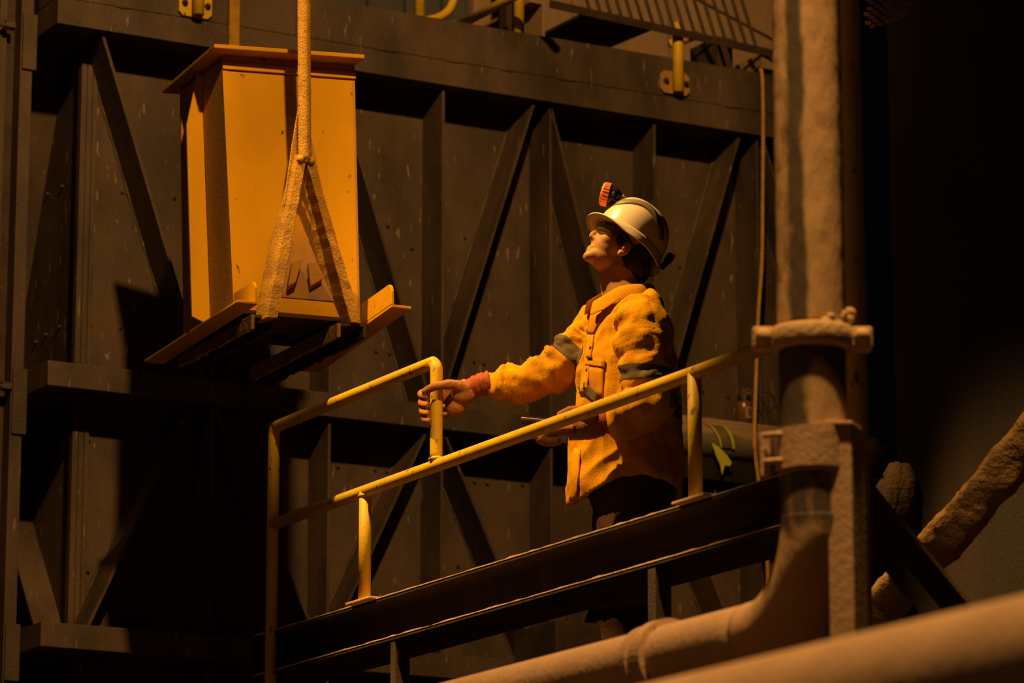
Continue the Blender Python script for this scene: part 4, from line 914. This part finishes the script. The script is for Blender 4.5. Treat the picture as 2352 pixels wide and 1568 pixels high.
brim = new_obj('brim', bm, WHITE, hat, smooth=True)
def shell_side(f, u, sg):
    af = AF if f > 0 else AB; v = 1-(abs(f)/af)**PXP-(u/HH)**PXP
    return hp(f, sg*BS*max(0, v)**(1/PXP), u) if False else None
def surf(an, t, off):
    p = V(shell_pt(an, t)); e = 1e-3; a_ = V(shell_pt(an+e, t)); b_ = V(shell_pt(an, t+e if t < .98 else t-e)); n = (a_-p).cross(b_-p).normalized()
    if n.dot(p) < 0: n = -n
    p = p+n*off; return hp(*p)
for sg in (1, -1):
    line = [(-.02, .50), (.25, .53), (.55, .60), (.85, .70), (1.22, .773), (1.55, .755), (1.80, .68), (2.05, .53), (2.20, .38), (2.24, .30)]
    L3 = lerp_path([(a_, b_, 0) for a_, b_ in line], 6); bm = bmesh.new(); rows = []
    for i, p in enumerate(L3):
        q0 = L3[max(0, i-1)]; q1 = L3[min(len(L3)-1, i+1)]; d = (q1-q0); d = V((d.x*.8, d.y, 0)).normalized(); n = V((-d.y/.8, d.x, 0))*.10
        a_, b_ = p+n, p-n; rows.append([bm.verts.new(surf(sg*a_.x, a_.y, .0006)), bm.verts.new(surf(sg*a_.x, a_.y, .0016)), bm.verts.new(surf(sg*p.x, p.y, .0020)), bm.verts.new(surf(sg*b_.x, b_.y, .0016)), bm.verts.new(surf(sg*b_.x, b_.y, .0006))])
    loft(bm, rows); new_obj('tape_band', bm, BAND, hat, smooth=True)
bm = bmesh.new(); tube(bm, [hp(-.138, 0, .045), hp(-.146, 0, .045), hp(-.160, 0, .045), hp(-.163, 0, .045)], [.016, .020, .020, .015], 18, fn=lambda i, a: 1+.06*math.cos(9*a)); new_obj('rear_knob', bm, BLACK, hat, smooth=True)
bm = bmesh.new(); tube(bm, [hp(-.140, .03, -.012), hp(-.146, .03, .012)], .010, 10); new_obj('cable_clip', bm, BLACK, hat, smooth=True)
# cap lamp
cl = mp(1394, 447, -.01); ax = (-RT*.96+Z*.26+FWH*.06).normalized()
def cpt(k): return cl+ax*k
bm = bmesh.new(); tube(bm, [cpt(-.010), cpt(-.008), cpt(.012), cpt(.018), cpt(.020)], [.034, .040, .040, .037, .030], 48, True, Z, lambda i, a: 1+(.025*math.cos(24*a) if 0 < i < 3 else 0))
lampo = new_obj('cap_lamp', bm, ORANGE, hat, smooth=False)
bm = bmesh.new(); tube(bm, [cpt(.0201), cpt(.0206)], .029, 32); new_obj('lens', bm, GLASS, lampo, smooth=True)
bm = bmesh.new(); tube(bm, [cpt(-.0101), cpt(-.016), cpt(-.034), cpt(-.044), cpt(-.047)], [.034, .034, .029, .020, .010], 28); new_obj('lamp_housing', bm, BLACK, lampo, smooth=True)
bm = bmesh.new(); q = cpt(-.020)-FWH*.028; box(bm, q, (.016, .012, .016), Rm); new_obj('side_pivot', bm, OLIVE, lampo, bevel=.004)
bm = bmesh.new(); q = cpt(-.020)-FWH*.020; tube(bm, [cpt(-.020)+ax.cross(FWH)*0-FWH*.032, mp(1412, 462, -.035), mp(1432, 466, -.03), mp(1424, 473, -.02)], .0045, 8); tube(bm, [cpt(-.030)+Z*.02, mp(1430, 447, -.02), mp(1436, 462, -.02)], .0035, 8)
new_obj('lamp_bracket', bm, BLACK, hat, smooth=True, kind='stuff')
for px, py in ((1433, 450), (1417, 462)):
    bm = bmesh.new(); ell(bm, mp(px, py, -.035), XYZ, (.0055, .0055, .0055), 10, 8); new_obj('clip_screw', bm, OLIVE, hat, smooth=True)
bm = bmesh.new(); box(bm, mp(1426, 470, -.005), (.05, .045, .008), Matrix((HF, HS, HU)).transposed()); new_obj('lamp_mount', bm, BLACK, hat, bevel=.003)
# --- slab in the left hand
bm = bmesh.new(); c = mp(1249, 971, -.278); R3 = Matrix(((-RT*.98+Z*.1).normalized(), FWH, Z)).transposed(); box(bm, c, (.15, .075, .011), R3)
new_obj('handheld_device', bm, AMBER, None, label='thin dark handheld slab carried in the left glove of the worker', cat='device', bevel=.003)
